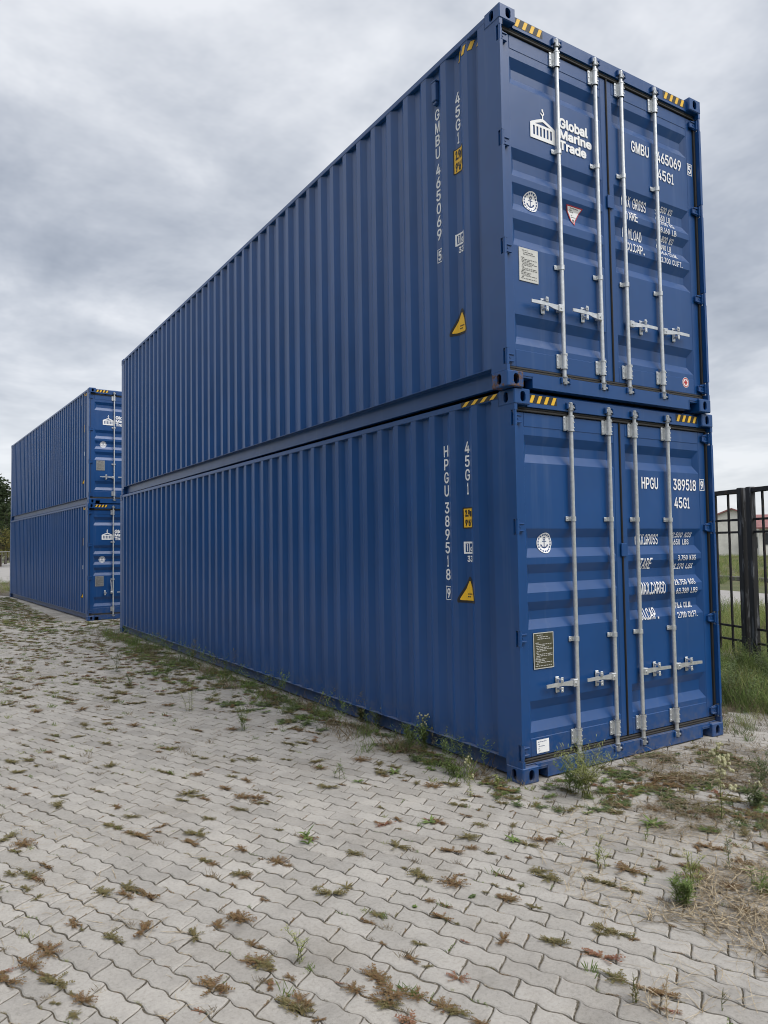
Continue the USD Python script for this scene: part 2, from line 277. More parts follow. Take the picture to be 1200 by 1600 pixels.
def paver_mesh(n_long, n_short, chamfer=.0055, depth=.02):
    o = paver_outline(n_long, n_short); c = np.array(o.exterior.coords)[:-1]
    if Polygon(c).exterior.is_ccw is False: c = c[::-1]
    ctr = c.mean(0); n = len(c)
    nxt, prv = np.roll(c, -1, 0), np.roll(c, 1, 0); tg = nxt-prv; tg /= np.linalg.norm(tg, axis=1, keepdims=True)
    inner = c-np.column_stack([tg[:, 1], -tg[:, 0]])*chamfer
    to3 = lambda q, z: np.column_stack([q[:, :1]*E1+q[:, 1:]*E2, np.full(len(q), z)])
    v2, f2 = trimesh.creation.triangulate_polygon(Polygon(inner), engine='earcut')
    v = np.vstack([to3(np.asarray(v2), 0), to3(inner, 0), to3(c, -.0035), to3(c, -depth)]); f = [tuple(q) for q in f2]; k = len(v2)
    for i in range(n):
        j = (i+1) % n
        f += [(k+i, k+j, k+n+j), (k+i, k+n+j, k+n+i), (k+n+i, k+n+j, k+2*n+j), (k+n+i, k+2*n+j, k+2*n+i)]
    m = trimesh.Trimesh(v, f, process=False)
    up = np.cross(v[f[0][1]]-v[f[0][0]], v[f[0][2]]-v[f[0][0]])[2]
    if m.face_normals[:len(f2), 2].mean() < 0: m.invert()
    return m
rng = np.random.default_rng(7)
pav = UsdGeom.Xform.Define(stage, '/World/pavement'); tag(pav.GetPrim(), 'grey yard of wavy interlocking concrete paving blocks', kind='structure')
yard = Polygon([(-9, -5.2), (1.6, -5.2), (3.4, -1.6), (3.6, .25), (2.6, .8), (2.6, 40), (-9, 41)])
put('/World/pavement', 'joint_fill', poly_sheet(yard, -.0062), m_joint)
i, j = np.meshgrid(np.arange(-40, 200), np.arange(-100, 100), indexing='ij')
al = OFF1+PL/2+PL*(i+.5*(j % 2)); ac = OFF2+PW/2+PW*j
P2 = al[..., None]*E1+ac[..., None]*E2; P2 = P2.reshape(-1, 2); IJ = np.stack([i, j], -1).reshape(-1, 2)
import shapely
inside = shapely.contains_xy(yard.buffer(-.02), P2[:, 0], P2[:, 1])
hid = lambda P, x0, x1, y0, y1: (P[:, 0] > x0) & (P[:, 0] < x1) & (P[:, 1] > y0) & (P[:, 1] < y1)
inside &= ~hid(P2, .35, 2.1, .5, 11.8)
P2 = P2[inside]
pj = project(np.column_stack([P2, np.zeros(len(P2))]))
vis = (pj[:, 2] > .3) & (pj[:, 0] > -40) & (pj[:, 0] < 1240) & (pj[:, 1] > 0) & (pj[:, 1] < 1660)
order = np.argsort(np.where(vis, pj[:, 2], 1e9)); near = order[:300]; rest = order[300:]
pm = paver_mesh(14, 5); pm_far = paver_mesh(8, 2)
def paver_pose(k): return rng.normal(0, .0011), rng.normal(0, .35), rng.normal(0, .35), rng.normal(0, .5)
for k in near:
    dz, rx, ry, rz = paver_pose(k)
    q = usdkit.mesh(stage, numbered('/World/pavement', 'paver'), pm, m_pav[int(rng.choice(4, p=[.2, .42, .26, .12]))])
    q.AddTranslateOp().Set(Gf.Vec3d(float(P2[k, 0]), float(P2[k, 1]), float(dz))); q.AddRotateXYZOp().Set(Gf.Vec3f(float(rx), float(ry), float(rz)))
def instancer(path, protos, pos, idx, yaw=None, scale=None, tilt=None, label=None, category=None):
    pi = UsdGeom.PointInstancer.Define(stage, path); n = len(pos)
    rel = pi.CreatePrototypesRel()
    for nm, mesh, mat in protos:
        q = usdkit.mesh(stage, f'{path}/{nm}', mesh, mat); rel.AddTarget(q.GetPath())
    pi.CreatePositionsAttr(Vt.Vec3fArray.FromNumpy(np.asarray(pos, np.float32))); pi.CreateProtoIndicesAttr(Vt.IntArray.FromNumpy(np.asarray(idx, np.int32)))
    yaw = np.zeros(n) if yaw is None else yaw; tx, ty = (np.zeros(n), np.zeros(n)) if tilt is None else tilt
    q0 = [Gf.Quath(*map(float, q)) for q in np.stack([np.cos(yaw/2), tx/2*np.cos(yaw/2), ty/2*np.cos(yaw/2), np.sin(yaw/2)], 1)]
    pi.CreateOrientationsAttr(Vt.QuathArray(q0))
    s = np.ones((n, 3)) if scale is None else np.repeat(np.asarray(scale)[:, None], 3, 1)
    pi.CreateScalesAttr(Vt.Vec3fArray.FromNumpy(s.astype(np.float32)))
    tag(pi.GetPrim(), label, category, kind='stuff'); return pi
instancer('/World/pavement/paver_field', [(f'paving_block_{n}', pm_far, m) for n, m in zip(('pale', 'plain', 'grey', 'shade'), m_pav)],
          np.column_stack([P2[rest], rng.normal(0, .0011, len(rest))]), rng.choice(4, len(rest), p=[.2, .42, .26, .12]), yaw=rng.normal(0, .008, len(rest)),
          tilt=(rng.normal(0, .006, len(rest)), rng.normal(0, .006, len(rest))))

# ------------------------------------------------------------------ lettering and flat print
GLYPH = {}
def text_shape(s, bold=False):
    """The outline of a line of lettering, 1 m tall capitals, from its flat mesh."""
    if (s, bold) not in GLYPH:
        m = meshkit.text_mesh(s, 1.0, .05, bold); keep = m.triangles[m.face_normals[:, 2] > .9][:, :, :2]
        GLYPH[s, bold] = union_all([Polygon(t).buffer(.002) for t in keep if abs(Polygon(t).area) > 1e-9]).simplify(.008)
    return GLYPH[s, bold]
def fit(s, x0, x1, z0, z1, bold=False):
    g = text_shape(s, bold); a, b, c, d = g.bounds
    return affinity.affine_transform(g, [(x1-x0)/(c-a), 0, 0, (z1-z0)/(1.0 if b < -.05 else d-b), x0-a*(x1-x0)/(c-a), z0-(0 if b < -.05 else b)*(z1-z0)/(1.0 if b < -.05 else d-b)])
def flat_mesh(g, place, cuts, axis):
    """The shape g cut along the creases at the coordinates CUTS of AXIS, laid on the surface place(u, v)."""
    lo, hi = (g.bounds[0], g.bounds[2]) if axis == 0 else (g.bounds[1], g.bounds[3])
    edges = [lo-1]+sorted(c for c in cuts if lo < c < hi)+[hi+1]; V, F, n = [], [], 0
    for a, b in zip(edges, edges[1:]):
        piece = g.intersection(sbox(a, -99, b, 99) if axis == 0 else sbox(-99, a, 99, b))
        for q in getattr(piece, 'geoms', [piece]):
            if q.geom_type != 'Polygon' or q.area < 1e-8: continue
            v, f = trimesh.creation.triangulate_polygon(q, engine='earcut'); V.append(v); F.append(np.asarray(f)+n); n += len(v)
    v = np.vstack(V); return tm(place(v[:, 0], v[:, 1]), np.vstack(F))

def spaced(s, x0, x1, z0, z1):
    cw = [.42 if ch == '.' else .75 if ch == ' ' else .62 if ch == '1' else 1.22 if ch == 'M' else 1.0 for ch in s]; u = (x1-x0)/(sum(cw)-.22); x = x0; out = []
    for ch, w in zip(s, cw):
        if ch != ' ':
            gw = (w-.22)*u
            if ch == '.': out.append(rect(x+gw*.1, x+gw*.1+.16*(z1-z0), z0, z0+.16*(z1-z0)))
            else: out.append(fit(ch, x, x+gw, z0, z1))
        x += w*u
    return union_all(out)
# ------------------------------------------------------------------ container geometry (local: x across the doors, y into the box, z up; door end at y = 0)
def stadium(cx, cz, w, h, y0, y1, axis):
    r = w/2; cs = m3.CrossSection.circle(r, 20); pts = [(0, h/2-r), (0, -(h/2-r))]
    m = m3.Manifold.batch_hull([cs.translate(p).extrude(y1-y0) for p in pts])
    if axis == 'y': return m.rotate([90, 0, 0]).translate([cx, y1, cz])      # along y
    return m.rotate([90, 0, 90]).translate([y0, cx, cz])                     # along x
def casting(sx, sy, z0):
    body = tm2man(bx(0, .162, 0, .178, 0, .118, .007))
    body -= m3.Manifold.cube([.126, .142, .090]).translate([.018, .018, .014])
    body -= stadium(.081+.006, .059, .052, .080, -.01, .03, 'y')
    body -= stadium(.089+.004, .059, .048, .080, -.01, .03, 'x')
    t = man2tm(body)
    if sx: t.vertices[:, 0] = W-t.vertices[:, 0]
    if sy: t.vertices[:, 1] = L-t.vertices[:, 1]
    if sx != sy: t.invert()
    t.vertices[:, 2] += z0
    return t
P0, PITCH_C, NC = .232, (L-.464)/42, 42
XO, XI = .009, .045
def side_profile():
    ys, xs = [P0-.02], [XO]
    for k in range(NC):
        b = P0+k*PITCH_C
        ys += [b, b+.069, b+.139, b+.208]; xs += [XO, XI, XI, XO]
    ys += [P0+NC*PITCH_C+.02]; xs += [XO]
    return np.array(ys), np.array(xs)
PY, PX = side_profile()
def side_panel(flip, shift=0.0):
    z0, z1 = .162, 2.842; n = len(PY); t = .003
    rows = []
    for zz in (z0, z1):
        rows.append(np.column_stack([PX, PY+shift, np.full(n, zz)]))
    v = np.vstack(rows); f = [(k+1, k, n+k, n+k+1) for k in range(n-1)]
    m = tm(v, f)
    if flip: m.vertices[:, 0] = W-m.vertices[:, 0]; m.invert()
    return m
HINGE_Z = (2.675, 1.865, 1.047, .222)
def door_post(flip):
    a = m3.Manifold.cube([.028, .0845, 2.662]).translate([.004, .0055, .117]) + m3.Manifold.cube([.046, .096, 2.662]).translate([.004, .085, .117]) + m3.Manifold.cube([.046, .082, 2.675]).translate([.004, .1795, .1635])
    for z in HINGE_Z: a -= m3.Manifold.cube([.05, .050, .118]).translate([-.005, -.005, z-.059])
    t = man2tm(a)
    if flip: t.vertices[:, 0] = W-t.vertices[:, 0]; t.invert()
    return t
DY, RD = .062, .036
BANDS = [(2.352, 2.562), (1.636, 1.855), (1.372, 1.585), (1.100, 1.305), (.342, .572)]
LEAF = ((.052, 1.2135, .147, 1.147), (1.2245, 2.386, 1.291, 2.291))
def door_depth(x, z):
    x, z = np.asarray(x, float), np.asarray(z, float); y = np.full(x.shape, DY)
    for l0, l1, a, b in LEAF:
        for z0, z1 in BANDS:
            d = np.minimum(np.minimum((z-z0)/.070, (z1-z)/.070), np.minimum((x-a)/.045, (b-x)/.045))
            y = y+RD*np.clip(d, 0, 1)
    return y
DOOR_CUTS = [c for z0, z1 in BANDS for c in (z0, z0+.07, z1-.07, z1)]
def door_leaf(k):
    l0, l1, a, b = LEAF[k]; z0, z1 = .166, 2.733; c = .004
    parts = [bx(l0, a-.0025, DY, DY+.05, z0, z1, c), bx(b+.0025, l1, DY, DY+.05, z0, z1, c), bx(a-.0025, b+.0025, DY, DY+.05, 2.624, z1, c), bx(a-.0025, b+.0025, DY, DY+.05, z0, .300, c)]
    V, F = [], []
    def quad(*p): n = len(V); V.extend(p); F.append((n, n+1, n+2, n+3))
    y = DY+.0035; edges = [.298]+sorted(q for r in BANDS for q in r)+[2.626]
    for e0, e1 in zip(edges[::2], edges[1::2]): quad((a-.004, y, e0), (b+.004, y, e0), (b+.004, y, e1), (a-.004, y, e1))
    for q0, q1 in BANDS:
        o = [(a, y, q0), (b, y, q0), (b, y, q1), (a, y, q1)]; i_ = [(a+.045, y+RD, q0+.07), (b-.045, y+RD, q0+.07), (b-.045, y+RD, q1-.07), (a+.045, y+RD, q1-.07)]
        quad(*i_)
        for s in range(4): r = (s+1) % 4; quad(o[s], o[r], i_[r], i_[s])
        quad((a-.004, y, q0), (a, y, q0), (a, y, q1), (a-.004, y, q1)); quad((b, y, q0), (b+.004, y, q0), (b+.004, y, q1), (b, y, q1))
    panel = tm(V, F)
    back = bx(l0+.01, l1-.01, DY+.051, DY+.056, z0, z1)
    return cat(parts), panel, back
BARS = (.620, 1.060, 1.380, 1.818); BYC = .034
def lock_bar(x): return cyl((x, BYC, .085), (x, BYC, 2.845), .0168, 16)
def bracket(x, z0, z1):
    m = [bx(x-.060, x-.024, DY-.012, DY-.001, z0+.006, z1-.006, .002), bx(x-.030, x-.0, BYC+.004, DY-.002, z0+.012, z1-.012), cyl((x, BYC, z0), (x, BYC, z1), .0245, 16)]
    for zz in (z0, z1-.010): m.append(cyl((x, BYC, zz), (x, BYC, zz+.010), .0275, 16))
    for zz in (z0+.022, (z0+z1)/2, z1-.022):
        m.append(cyl((x-.049, DY-.017, zz), (x-.049, DY-.008, zz), .006, 8)); m.append(cyl((x+.008, BYC-.029, zz+.006), (x+.008, BYC-.018, zz+.006), .005, 8))
    return cat(m)
def cam_end(x, z, up):
    s = 1 if up else -1; m = [cyl((x, BYC, z-.026), (x, BYC, z+.026), .0215, 14)]
    m += [cyl((x, BYC, z-s*.034), (x, BYC, z-s*.026), .027, 14)]
    m += [bx(x-.034, x+.034, BYC-.013, BYC+.015, z+s*.004-.007, z+s*.004+.007, .003), bx(x-.034, x-.020, BYC-.020, BYC-.002, z-.012, z+.016, .003), bx(x+.012, x+.036, BYC-.018, BYC, z-.016, z-.002, .003)]
    return cat(m)
def keeper(x, z): return cat(bx(x-.052, x-.037, .012, .040, z-.024, z+.024, .004), bx(x+.037, x+.052, .012, .040, z-.024, z+.024, .004), bx(x-.052, x+.052, .036, .044, z-.03, z+.03, .002))
def guide_clip(x, z):
    return cat(bx(x-.058, x-.018, DY-.010, DY-.001, z-.018, z+.018, .002), bx(x-.026, x, BYC+.006, DY-.004, z-.016, z+.016), cyl((x, BYC, z-.018), (x, BYC, z+.018), .0225, 14),
               bx(x+.012, x+.032, BYC-.004, DY-.004, z-.017, z+.017, .003), cyl((x-.044, DY-.015, z), (x-.044, DY-.008, z), .006, 8))
def handle(x, s, z=.668, swing=0.0):
    """A flat handle on its hub; s the side it points to. swing turns it down about the hub."""
    m = [bx(s*.014 if s > 0 else -.060, .060 if s > 0 else -.014, -.024, .020, -.028, .028, .004), cyl((s*.037, -.030, 0), (s*.037, .0, 0), .009, 8)]
    a = [(s*.050, -.006, .000), (s*.120, -.012, .0035), (s*.170, -.018, .006), (s*.230, -.019, .008), (s*.352, -.022, .006)]
    hw = [.021, .017, .012, .014, .012]; th = [.007, .006, .007, .006, .005]; V = []
    for (px, py, pz), h_, t_ in zip(a, hw, th): V += [(px, py-t_, pz-h_), (px, py+t_, pz-h_), (px, py+t_, pz+h_), (px, py-t_, pz+h_)]
    F = []
    for k in range(len(a)-1):
        for q in range(4): r = (q+1) % 4; F.append((4*k+q, 4*k+r, 4*k+4+r, 4*k+4+q))
    F += [(3, 2, 1, 0), (4*len(a)-4, 4*len(a)-3, 4*len(a)-2, 4*len(a)-1)]
    g = tm(V, F)
    if s < 0: pass
    m.append(g); t = cat(m)
    if swing: t.apply_transform(trimesh.transformations.rotation_matrix(swing, [0, 1, 0], [s*.037, 0, 0]))
    t.apply_translation([x, BYC, z]); return t
def catch(x, z=.668, open_=False):
    m = [bx(x-.019, x+.019, DY-.012, DY-.001, z-.062, z+.062, .005), bx(x-.011, x+.011, .004, DY-.01, z-.036, z-.020, .003), bx(x-.013, x+.013, .000, .008, z-.052, z-.012, .003)]
    m += [cyl((x, DY-.018, z+.046), (x, DY-.01, z+.046), .009, 10), cyl((x, -.004, z-.040), (x, .004, z-.040), .007, 10)]
    if not open_: m += [bx(x-.014, x+.014, .000, .010, z+.020, z+.060, .004), bx(x-.012, x+.012, .008, DY-.01, z+.034, z+.046, .002), cyl((x-.004, -.008, z+.040), (x-.004, .002, z+.040), .008, 8)]
    else: m += [cyl((x, .0, z), (x, DY, z), .026, 12)]
    return cat(m)
def hinge(s, z):
    """Blade with ribs from the door to the pin in the post; s = 0 left, 1 right."""
    prof = [(.010, -.046), (.035, -.046), (.105, -.030), (.112, -.022), (.112, .022), (.105, .030), (.035, .046), (.010, .046)]
    pl = m3.Manifold(tm2man(trimesh.creation.extrude_polygon(Polygon(prof), .009, engine='earcut')).to_mesh())
    t = man2tm(pl.rotate([90, 0, 0])); t.apply_translation([0, .049, 0])
    m = [t, cyl((.0165, .0175, -.0575), (.0165, .0175, .0575), .0130, 14), bx(.018, .042, .018, .048, -.044, .044, .003), bx(.036, .104, .032, .044, .020, .030, .002), bx(.036, .104, .032, .044, -.032, -.022, .002),
         bx(.060, .110, .049, .0615, -.022, .022), cyl((.068, .036, .0), (.068, .044, .0), .007, 8), cyl((.0165, .0175, .0575), (.0165, .0175, .062), .0085, 10)]
    q = cat(m)
    if s: q.vertices[:, 0] = W-q.vertices[:, 0]; q.invert()
    q.apply_translation([0, 0, z]); return q
def sill():
    a = m3.Manifold.cube([W-.326, .075, .110]).translate([.163, .028, .013])
    for x in (.163-.01, W-.163-.108): a -= m3.Manifold.cube([.118, .2, .082]).translate([x, -.05, -.001])
    t = [man2tm(a), bx(.05, W-.05, .040, .10, .1235, .128, .002)]
    for x in (.271, W-.277): t.append(bx(x, x+.006, .0235, .028, .013, .099))
    t.append(bx(.163, .277, .0235, .028, .0955, .101)); t.append(bx(W-.277, W-.163, .0235, .028, .0955, .101))
    return cat(t)
def header():
    v = [(0, .036, 2.772), (0, .036, 2.868), (0, .060, 2.886), (0, .12, 2.886), (0, .12, 2.772)]
    n = 5; V = [(x, y, z) for x in (.162, W-.162) for _, y, z in v]; F = [(k, (k+1) % n, n+(k+1) % n, n+k) for k in range(n)]
    return cat(tm(V, F), tm(V, [(0, 4, 3), (0, 3, 2), (0, 2, 1)]), tm(V, [(5, 6, 7), (5, 7, 8), (5, 8, 9)]), bx(.04, W-.04, .05, .11, 2.7700, 2.7745))
def rail_bottom(flip):
    t = cat(bx(.004, .095, .179, L-.179, .1575, .1625), bx(.072, .078, .12, L-.12, .028, .157), bx(.072, .12, .179, L-.179, .022, .028))
    if flip: t.vertices[:, 0] = W-t.vertices[:, 0]; t.invert()
    return t
def rail_top(flip):
    t = bx(.005, .065, .178, L-.178, 2.8385, 2.886, .004)
    if flip: t.vertices[:, 0] = W-t.vertices[:, 0]; t.invert()
    return t
def roof_sheet():
    V, F = [], []; n = 0; ys = np.arange(.12, L-.11, .105)
    zz = [2.872+.008*(k % 4 in (1, 2)) for k in range(len(ys))]
    for y, z in zip(ys, zz): V += [(.06, y, z), (W-.06, y, z)]
    F = [(2*k, 2*k+1, 2*k+3, 2*k+2) for k in range(len(ys)-1)]
    return tm(V, F)
def end_wall():
    V = []; xs = np.linspace(.162, W-.162, 41)
    for k, x in enumerate(xs): y = L-.02-.036*(k % 4 in (2, 3)); V += [(x, y, .15), (x, y, 2.80)]
    F = [(2*k, 2*k+1, 2*k+3, 2*k+2) for k in range(40)]
    return cat(tm(V, F), bx(.162, W-.162, L-.07, L-.010, .015, .15, .003), bx(.162, W-.162, L-.06, L-.008, 2.80, 2.888, .003))
GEO = dict(cast=[(casting(sx, sy, z), sx, sy, z) for z in (0, H-.118) for sx in (0, 1) for sy in (0, 1)], side=[side_panel(0), side_panel(1)], post=[door_post(0), door_post(1)],
           fpost=[bx(.004, .10, L-.215, L-.006, .118, 2.778, .004), bx(W-.10, W-.004, L-.215, L-.006, .118, 2.778, .004)], leaf=[door_leaf(0), door_leaf(1)], sill=sill(), header=header(),
           rb=[rail_bottom(0), rail_bottom(1)], rt=[rail_top(0), rail_top(1)], roof=roof_sheet(), end=end_wall(), floor=bx(.085, W-.085, .11, L-.08, .125, .150),
           gasket_h=[cat(bx(.045, W-.045, .047, .068, z, z+.0165, .004), bx(.045, W-.045, .050, .070, z+.0185, z+.0345, .004)) for z in (2.735, .1285)],
           gasket_c=cat(bx(1.2125, 1.2255, .054, .075, .165, 2.735, .002), bx(1.2155, 1.2225, .050, .054, .165, 2.735)), gasket_s=[bx(.0325, .0510, .044, .08, .16, 2.74, .003), bx(W-.0510, W-.0325, .044, .08, .16, 2.74, .003)],
           lap=bx(1.192, 1.262, .044, .056, 1.625, 1.735, .003))
# text placement on surfaces
def on_door(u, v): return np.column_stack([u, door_depth(u, v)-.0016, v])
def on_side_at(off=.0016, shift=0.0):
    def f(u, v): y = -u; return np.column_stack([np.interp(y, PY, PX)-off, y+shift, v])
    return f
SIDE_CUTS = list(-PY)
door_flat = lambda g: flat_mesh(g, on_door, DOOR_CUTS, 1)
def rect(x0, x1, z0, z1): return sbox(x0, z0, x1, z1)
def stacked(s, yc, ztop, pitch=.111, cap=.090, wid=.056):
    out = []
    for n_, ch in enumerate(s):
        if ch == ' ': continue
        k = n_-(.72 if ' ' in s[:n_] else 0)
        w = wid*(.30 if ch == '1' else 1.12 if ch == 'M' else 1.0); out.append(fit(ch, -yc-w/2, -yc+w/2, ztop-k*pitch-cap, ztop-k*pitch))
    return union_all(out).buffer(.0022)
def boxed(ch, x0, x1, z0, z1, t=.006):
    return union_all([rect(x0, x1, z0, z1).difference(rect(x0+t, x1-t, z0+t, z1-t)), fit(ch, x0+.24*(x1-x0), x1-.24*(x1-x0), z0+.17*(z1-z0), z1-.17*(z1-z0)).buffer(.003)])
def stripes(x0, x1, z0, z1, n, lean):
    p = (x1-x0)/n; g = union_all([Polygon([(x0+k*p+p*.12, z0), (x0+k*p+p*.55, z0), (x0+k*p+p*.55+lean, z1), (x0+k*p+p*.12+lean, z1)]) for k in range(-1, n+1)])
    return g.intersection(rect(x0, x1, z0+.002, z1-.002))
def words(rows, x0, x1, z0, z1, seed, fill=.55):
    r = random.Random(seed); out = []; h = (z1-z0)/rows
    for k in range(rows):
        x = x0+r.random()*.12*(x1-x0)
        while x < x1-.003:
            w = min(x1-x, (x1-x0)*r.uniform(.05, .2)); out.append(rect(x, x+w, z1-(k+1)*h+h*(1-fill)/2, z1-(k+1)*h+h*(1+fill)/2)); x += w+(x1-x0)*.035
            if r.random() < .16: break
    return union_all(out)
def seal_shapes(cx, cz, r):
    d = Point(cx, cz).buffer(r, 24); ring = Point(cx, cz).buffer(r*.90, 24).difference(Point(cx, cz).buffer(r*.74, 24)); teeth = []
    for k in range(18):
        a = k*2*math.pi/18; teeth.append(affinity.rotate(rect(cx+r*.72, cx+r*.92, cz-r*.05, cz+r*.05), math.degrees(a), origin=(cx, cz)))
    ink = ring.difference(union_all(teeth))
    fig = [rect(cx-r*.05, cx+r*.05, cz-r*.5, cz+r*.35), Point(cx, cz+r*.42).buffer(r*.17).difference(Point(cx, cz+r*.42).buffer(r*.08)), rect(cx-r*.28, cx+r*.28, cz+r*.12, cz+r*.2),
           Point(cx, cz-r*.08).buffer(r*.46).difference(Point(cx, cz-r*.02).buffer(r*.38)).intersection(rect(cx-r, cx+r, cz-r, cz-r*.15)),
           Polygon([(cx-r*.52, cz-r*.12), (cx-r*.30, cz-r*.20), (cx-r*.48, cz-r*.36)]), Polygon([(cx+r*.52, cz-r*.12), (cx+r*.30, cz-r*.20), (cx+r*.48, cz-r*.36)])]
    return d, union_all([ink]+fig)
def logo_shape():
    x0, x1, z0, z1 = .346, .614, 1.990, 2.112; fr = rect(x0, x1, z0, z1)
    slots = [rect(x0+.030+k*.0365, x0+.030+k*.0365+.0185, z0+.030, z1-.020) for k in range(6)]
    apex = (.480, 2.165)
    sling = [Polygon([(x0+.004, z1), (x0+.02, z1+.010), (apex[0]-.014, apex[1]), (apex[0]+.014, apex[1]), (x1-.02, z1+.010), (x1-.004, z1), (x1-.05, z1), (apex[0], apex[1]-.022), (x0+.05, z1)])]
    hook = [rect(.474, .486, 2.158, 2.200), Point(.478, 2.212).buffer(.020).difference(Point(.478, 2.212).buffer(.009)).difference(rect(.44, .478, 2.213, 2.25)), rect(.472, .488, 2.226, 2.246)]
    return union_all([fr.difference(union_all(slots))]+sling+hook)

def container(name_loc, rot, label, spec):
    c = thing('shipping_container', label, 'shipping container', name_loc, rot, 'stacked blue shipping containers')
    for t, sx, sy, z in GEO['cast']:
        worn = spec.get('worn') and (sx, sy, z) == (0, 0, 0)
        put(c, 'corner_casting', t, m_castrust if worn else m_cast, label='rust rubbed lower corner casting' if worn else None)
    for k in (0, 1):
        pp = put(c, 'corner_post', GEO['post'][k], m_blue)
        put(c, 'corner_post', GEO['fpost'][k], m_blue); put(c, 'top_side_rail', GEO['rt'][k], m_blue); put(c, 'bottom_side_rail', GEO['rb'][k], m_blue)
        put(c, 'side_panel', side_panel(k, spec.get('shift', 0.0)), m_blue)
    put(c, 'roof_panel', GEO['roof'], m_blue); put(c, 'end_wall', GEO['end'], m_blue); put(c, 'underframe', GEO['floor'], m_under)
    put(c, 'door_header', GEO['header'], m_blue); put(c, 'door_sill', GEO['sill'], m_blue)
    for k in (0, 1):
        fr, panel, back = GEO['leaf'][k]
        d = put(c, 'door', cat(fr, back), m_blue); put(d, 'pressed_panel', panel, m_blue)
        for z in HINGE_Z: put(d, 'hinge', hinge(k, z), m_blue, 35)
        put(d, 'gasket', GEO['gasket_s'][k], m_rubber)
    for g in GEO['gasket_h']: put(c, 'door_gasket', g, m_rubber)
    put(c, 'door_gasket', GEO['gasket_c'], m_rubber); put(c, 'overlap_plate', GEO['lap'], m_blue)
    for k, x in enumerate(BARS):
        b = put(c, 'locking_bar', lock_bar(x), m_steel, 40); s = -1 if k < 2 else 1; dropped = spec.get('dropped') == k
        put(b, 'bearing_bracket', bracket(x, 2.615, 2.742), m_steel, 40); put(b, 'bearing_bracket', bracket(x, .195, .318), m_steel, 40)
        put(b, 'locking_cam', cam_end(x, 2.812, 1), m_steel2, 35); put(b, 'locking_cam', cam_end(x, .100, 0), m_steel2, 35)
        for z in (1.930, 1.000): put(b, 'guide_clip', guide_clip(x, z), m_steel, 40)
        put(b, 'handle', handle(x, s, swing=-1.45*s if dropped else 0), m_steel, label='lock handle hanging down open' if dropped else None)
        put(c, 'handle_catch', catch(x+s*.195, open_=dropped), m_steel)
        put(c, 'cam_keeper', keeper(x, 2.812), m_blue); put(c, 'cam_keeper', keeper(x, .100), m_blue)
    # side markings
    side_flat = lambda g, off=.0016: flat_mesh(g, on_side_at(off, spec.get('shift', 0.0)), SIDE_CUTS, 0)
    S = spec['side']
    if spec['id']: put(c, 'serial_lettering', side_flat(stacked(spec['id'], .889, S['id_top'])), m_white)
    if spec['id']: put(c, 'serial_lettering', side_flat(boxed(spec['check'], -.886-.034, -.886+.034, S['check'], S['check']+.115)), m_white)
    put(c, 'type_lettering', side_flat(stacked('45G1', .611, S['type_top'])), m_white)
    z0, z1 = S['height']; hs = put(c, 'height_sticker', side_flat(rect(-.665, -.541, z0, z1).buffer(.006)), m_black)
    put(hs, 'yellow_face', side_flat(rect(-.660, -.546, z0+.004, z1-.004), .0026), m_yellow)
    zm = (z0+z1)/2
    put(hs, 'print', side_flat(union_all([fit('2.9m', -.648, -.556, zm+.012, z1-.014, True), fit('9\'6"', -.648, -.563, z0+.014, zm-.014, True)]).buffer(.0025), .0036), m_black)
    z0 = S['ic']; icp = rect(-.665, -.548, z0, z0+.095); ins = union_all([rect(-.653, -.607, z0+.012, z0+.083), rect(-.600, -.559, z0+.012, z0+.083)])
    put(c, 'code_emblem', side_flat(union_all([icp.difference(ins), fit('i', -.637, -.623, z0+.020, z0+.076, True), fit('c', -.593, -.565, z0+.022, z0+.064, True), fit('33', -.631, -.559, z0-.066, z0-.018, True)]).buffer(.0012)), m_white)
    z0 = S['warn']; tri = Polygon([(-.738, z0), (-.508, z0), (-.603, z0+.215)])
    wt = put(c, 'warning_triangle', side_flat(tri.buffer(-.012).buffer(.016)), m_black); put(wt, 'yellow_face', side_flat(tri.buffer(-.024).buffer(.008), .0026), m_yellow)
    put(wt, 'print', side_flat(words(2, -.639, -.548, z0+.035, z0+.078, 5, .4), .0036), m_black)
    if spec.get('stripe_low'):
        g = rect(-.560, -.255, 2.752, 2.816); put(c, 'hazard_stripes', side_flat(stripes(-.600, -.295, 2.750, 2.818, 4, .030)), m_yellow)
        put(c, 'hazard_stripes', side_flat(stripes(-.600, -.295, 2.750, 2.818, 4, .030).buffer(.005), .0008), m_black)
    else:
        rail = lambda off: (lambda u, v: np.column_stack([np.full(len(u), .005-off), -u, v]))
        put(c, 'hazard_stripes', flat_mesh(rect(-.632, -.190, 2.8445, 2.8835), rail(.0012), [], 0), m_black); put(c, 'hazard_stripes', flat_mesh(stripes(-.632, -.190, 2.8445, 2.8835, 4, .055), rail(.0022), [], 0), m_yellow)
    hd = lambda off: (lambda u, v: np.column_stack([u, np.full(len(u), .036-off), v]))
    hz = spec.get('header_z', (2.803, 2.866))
    for x0, x1 in ((.172, .475), (1.945, 2.252)):
        put(c, 'hazard_stripes', flat_mesh(rect(x0, x1, *hz), hd(.0012), [], 0), m_black); put(c, 'hazard_stripes', flat_mesh(stripes(x0, x1, hz[0], hz[1], 4, .030), hd(.0022), [], 0), m_yellow)
    if spec.get('vent'):
        put(c, 'vent_cover', cat(bx(.006, .046, .822, .878, 2.580, 2.745, .006), bx(.004, .046, .816, .884, 2.745, 2.757, .003), bx(.016, .046, .828, .872, 2.555, 2.580, .004)), m_blue)
    # door markings
    cx, cz = .362, spec['seal']; d, ink = seal_shapes(cx, cz, .078)
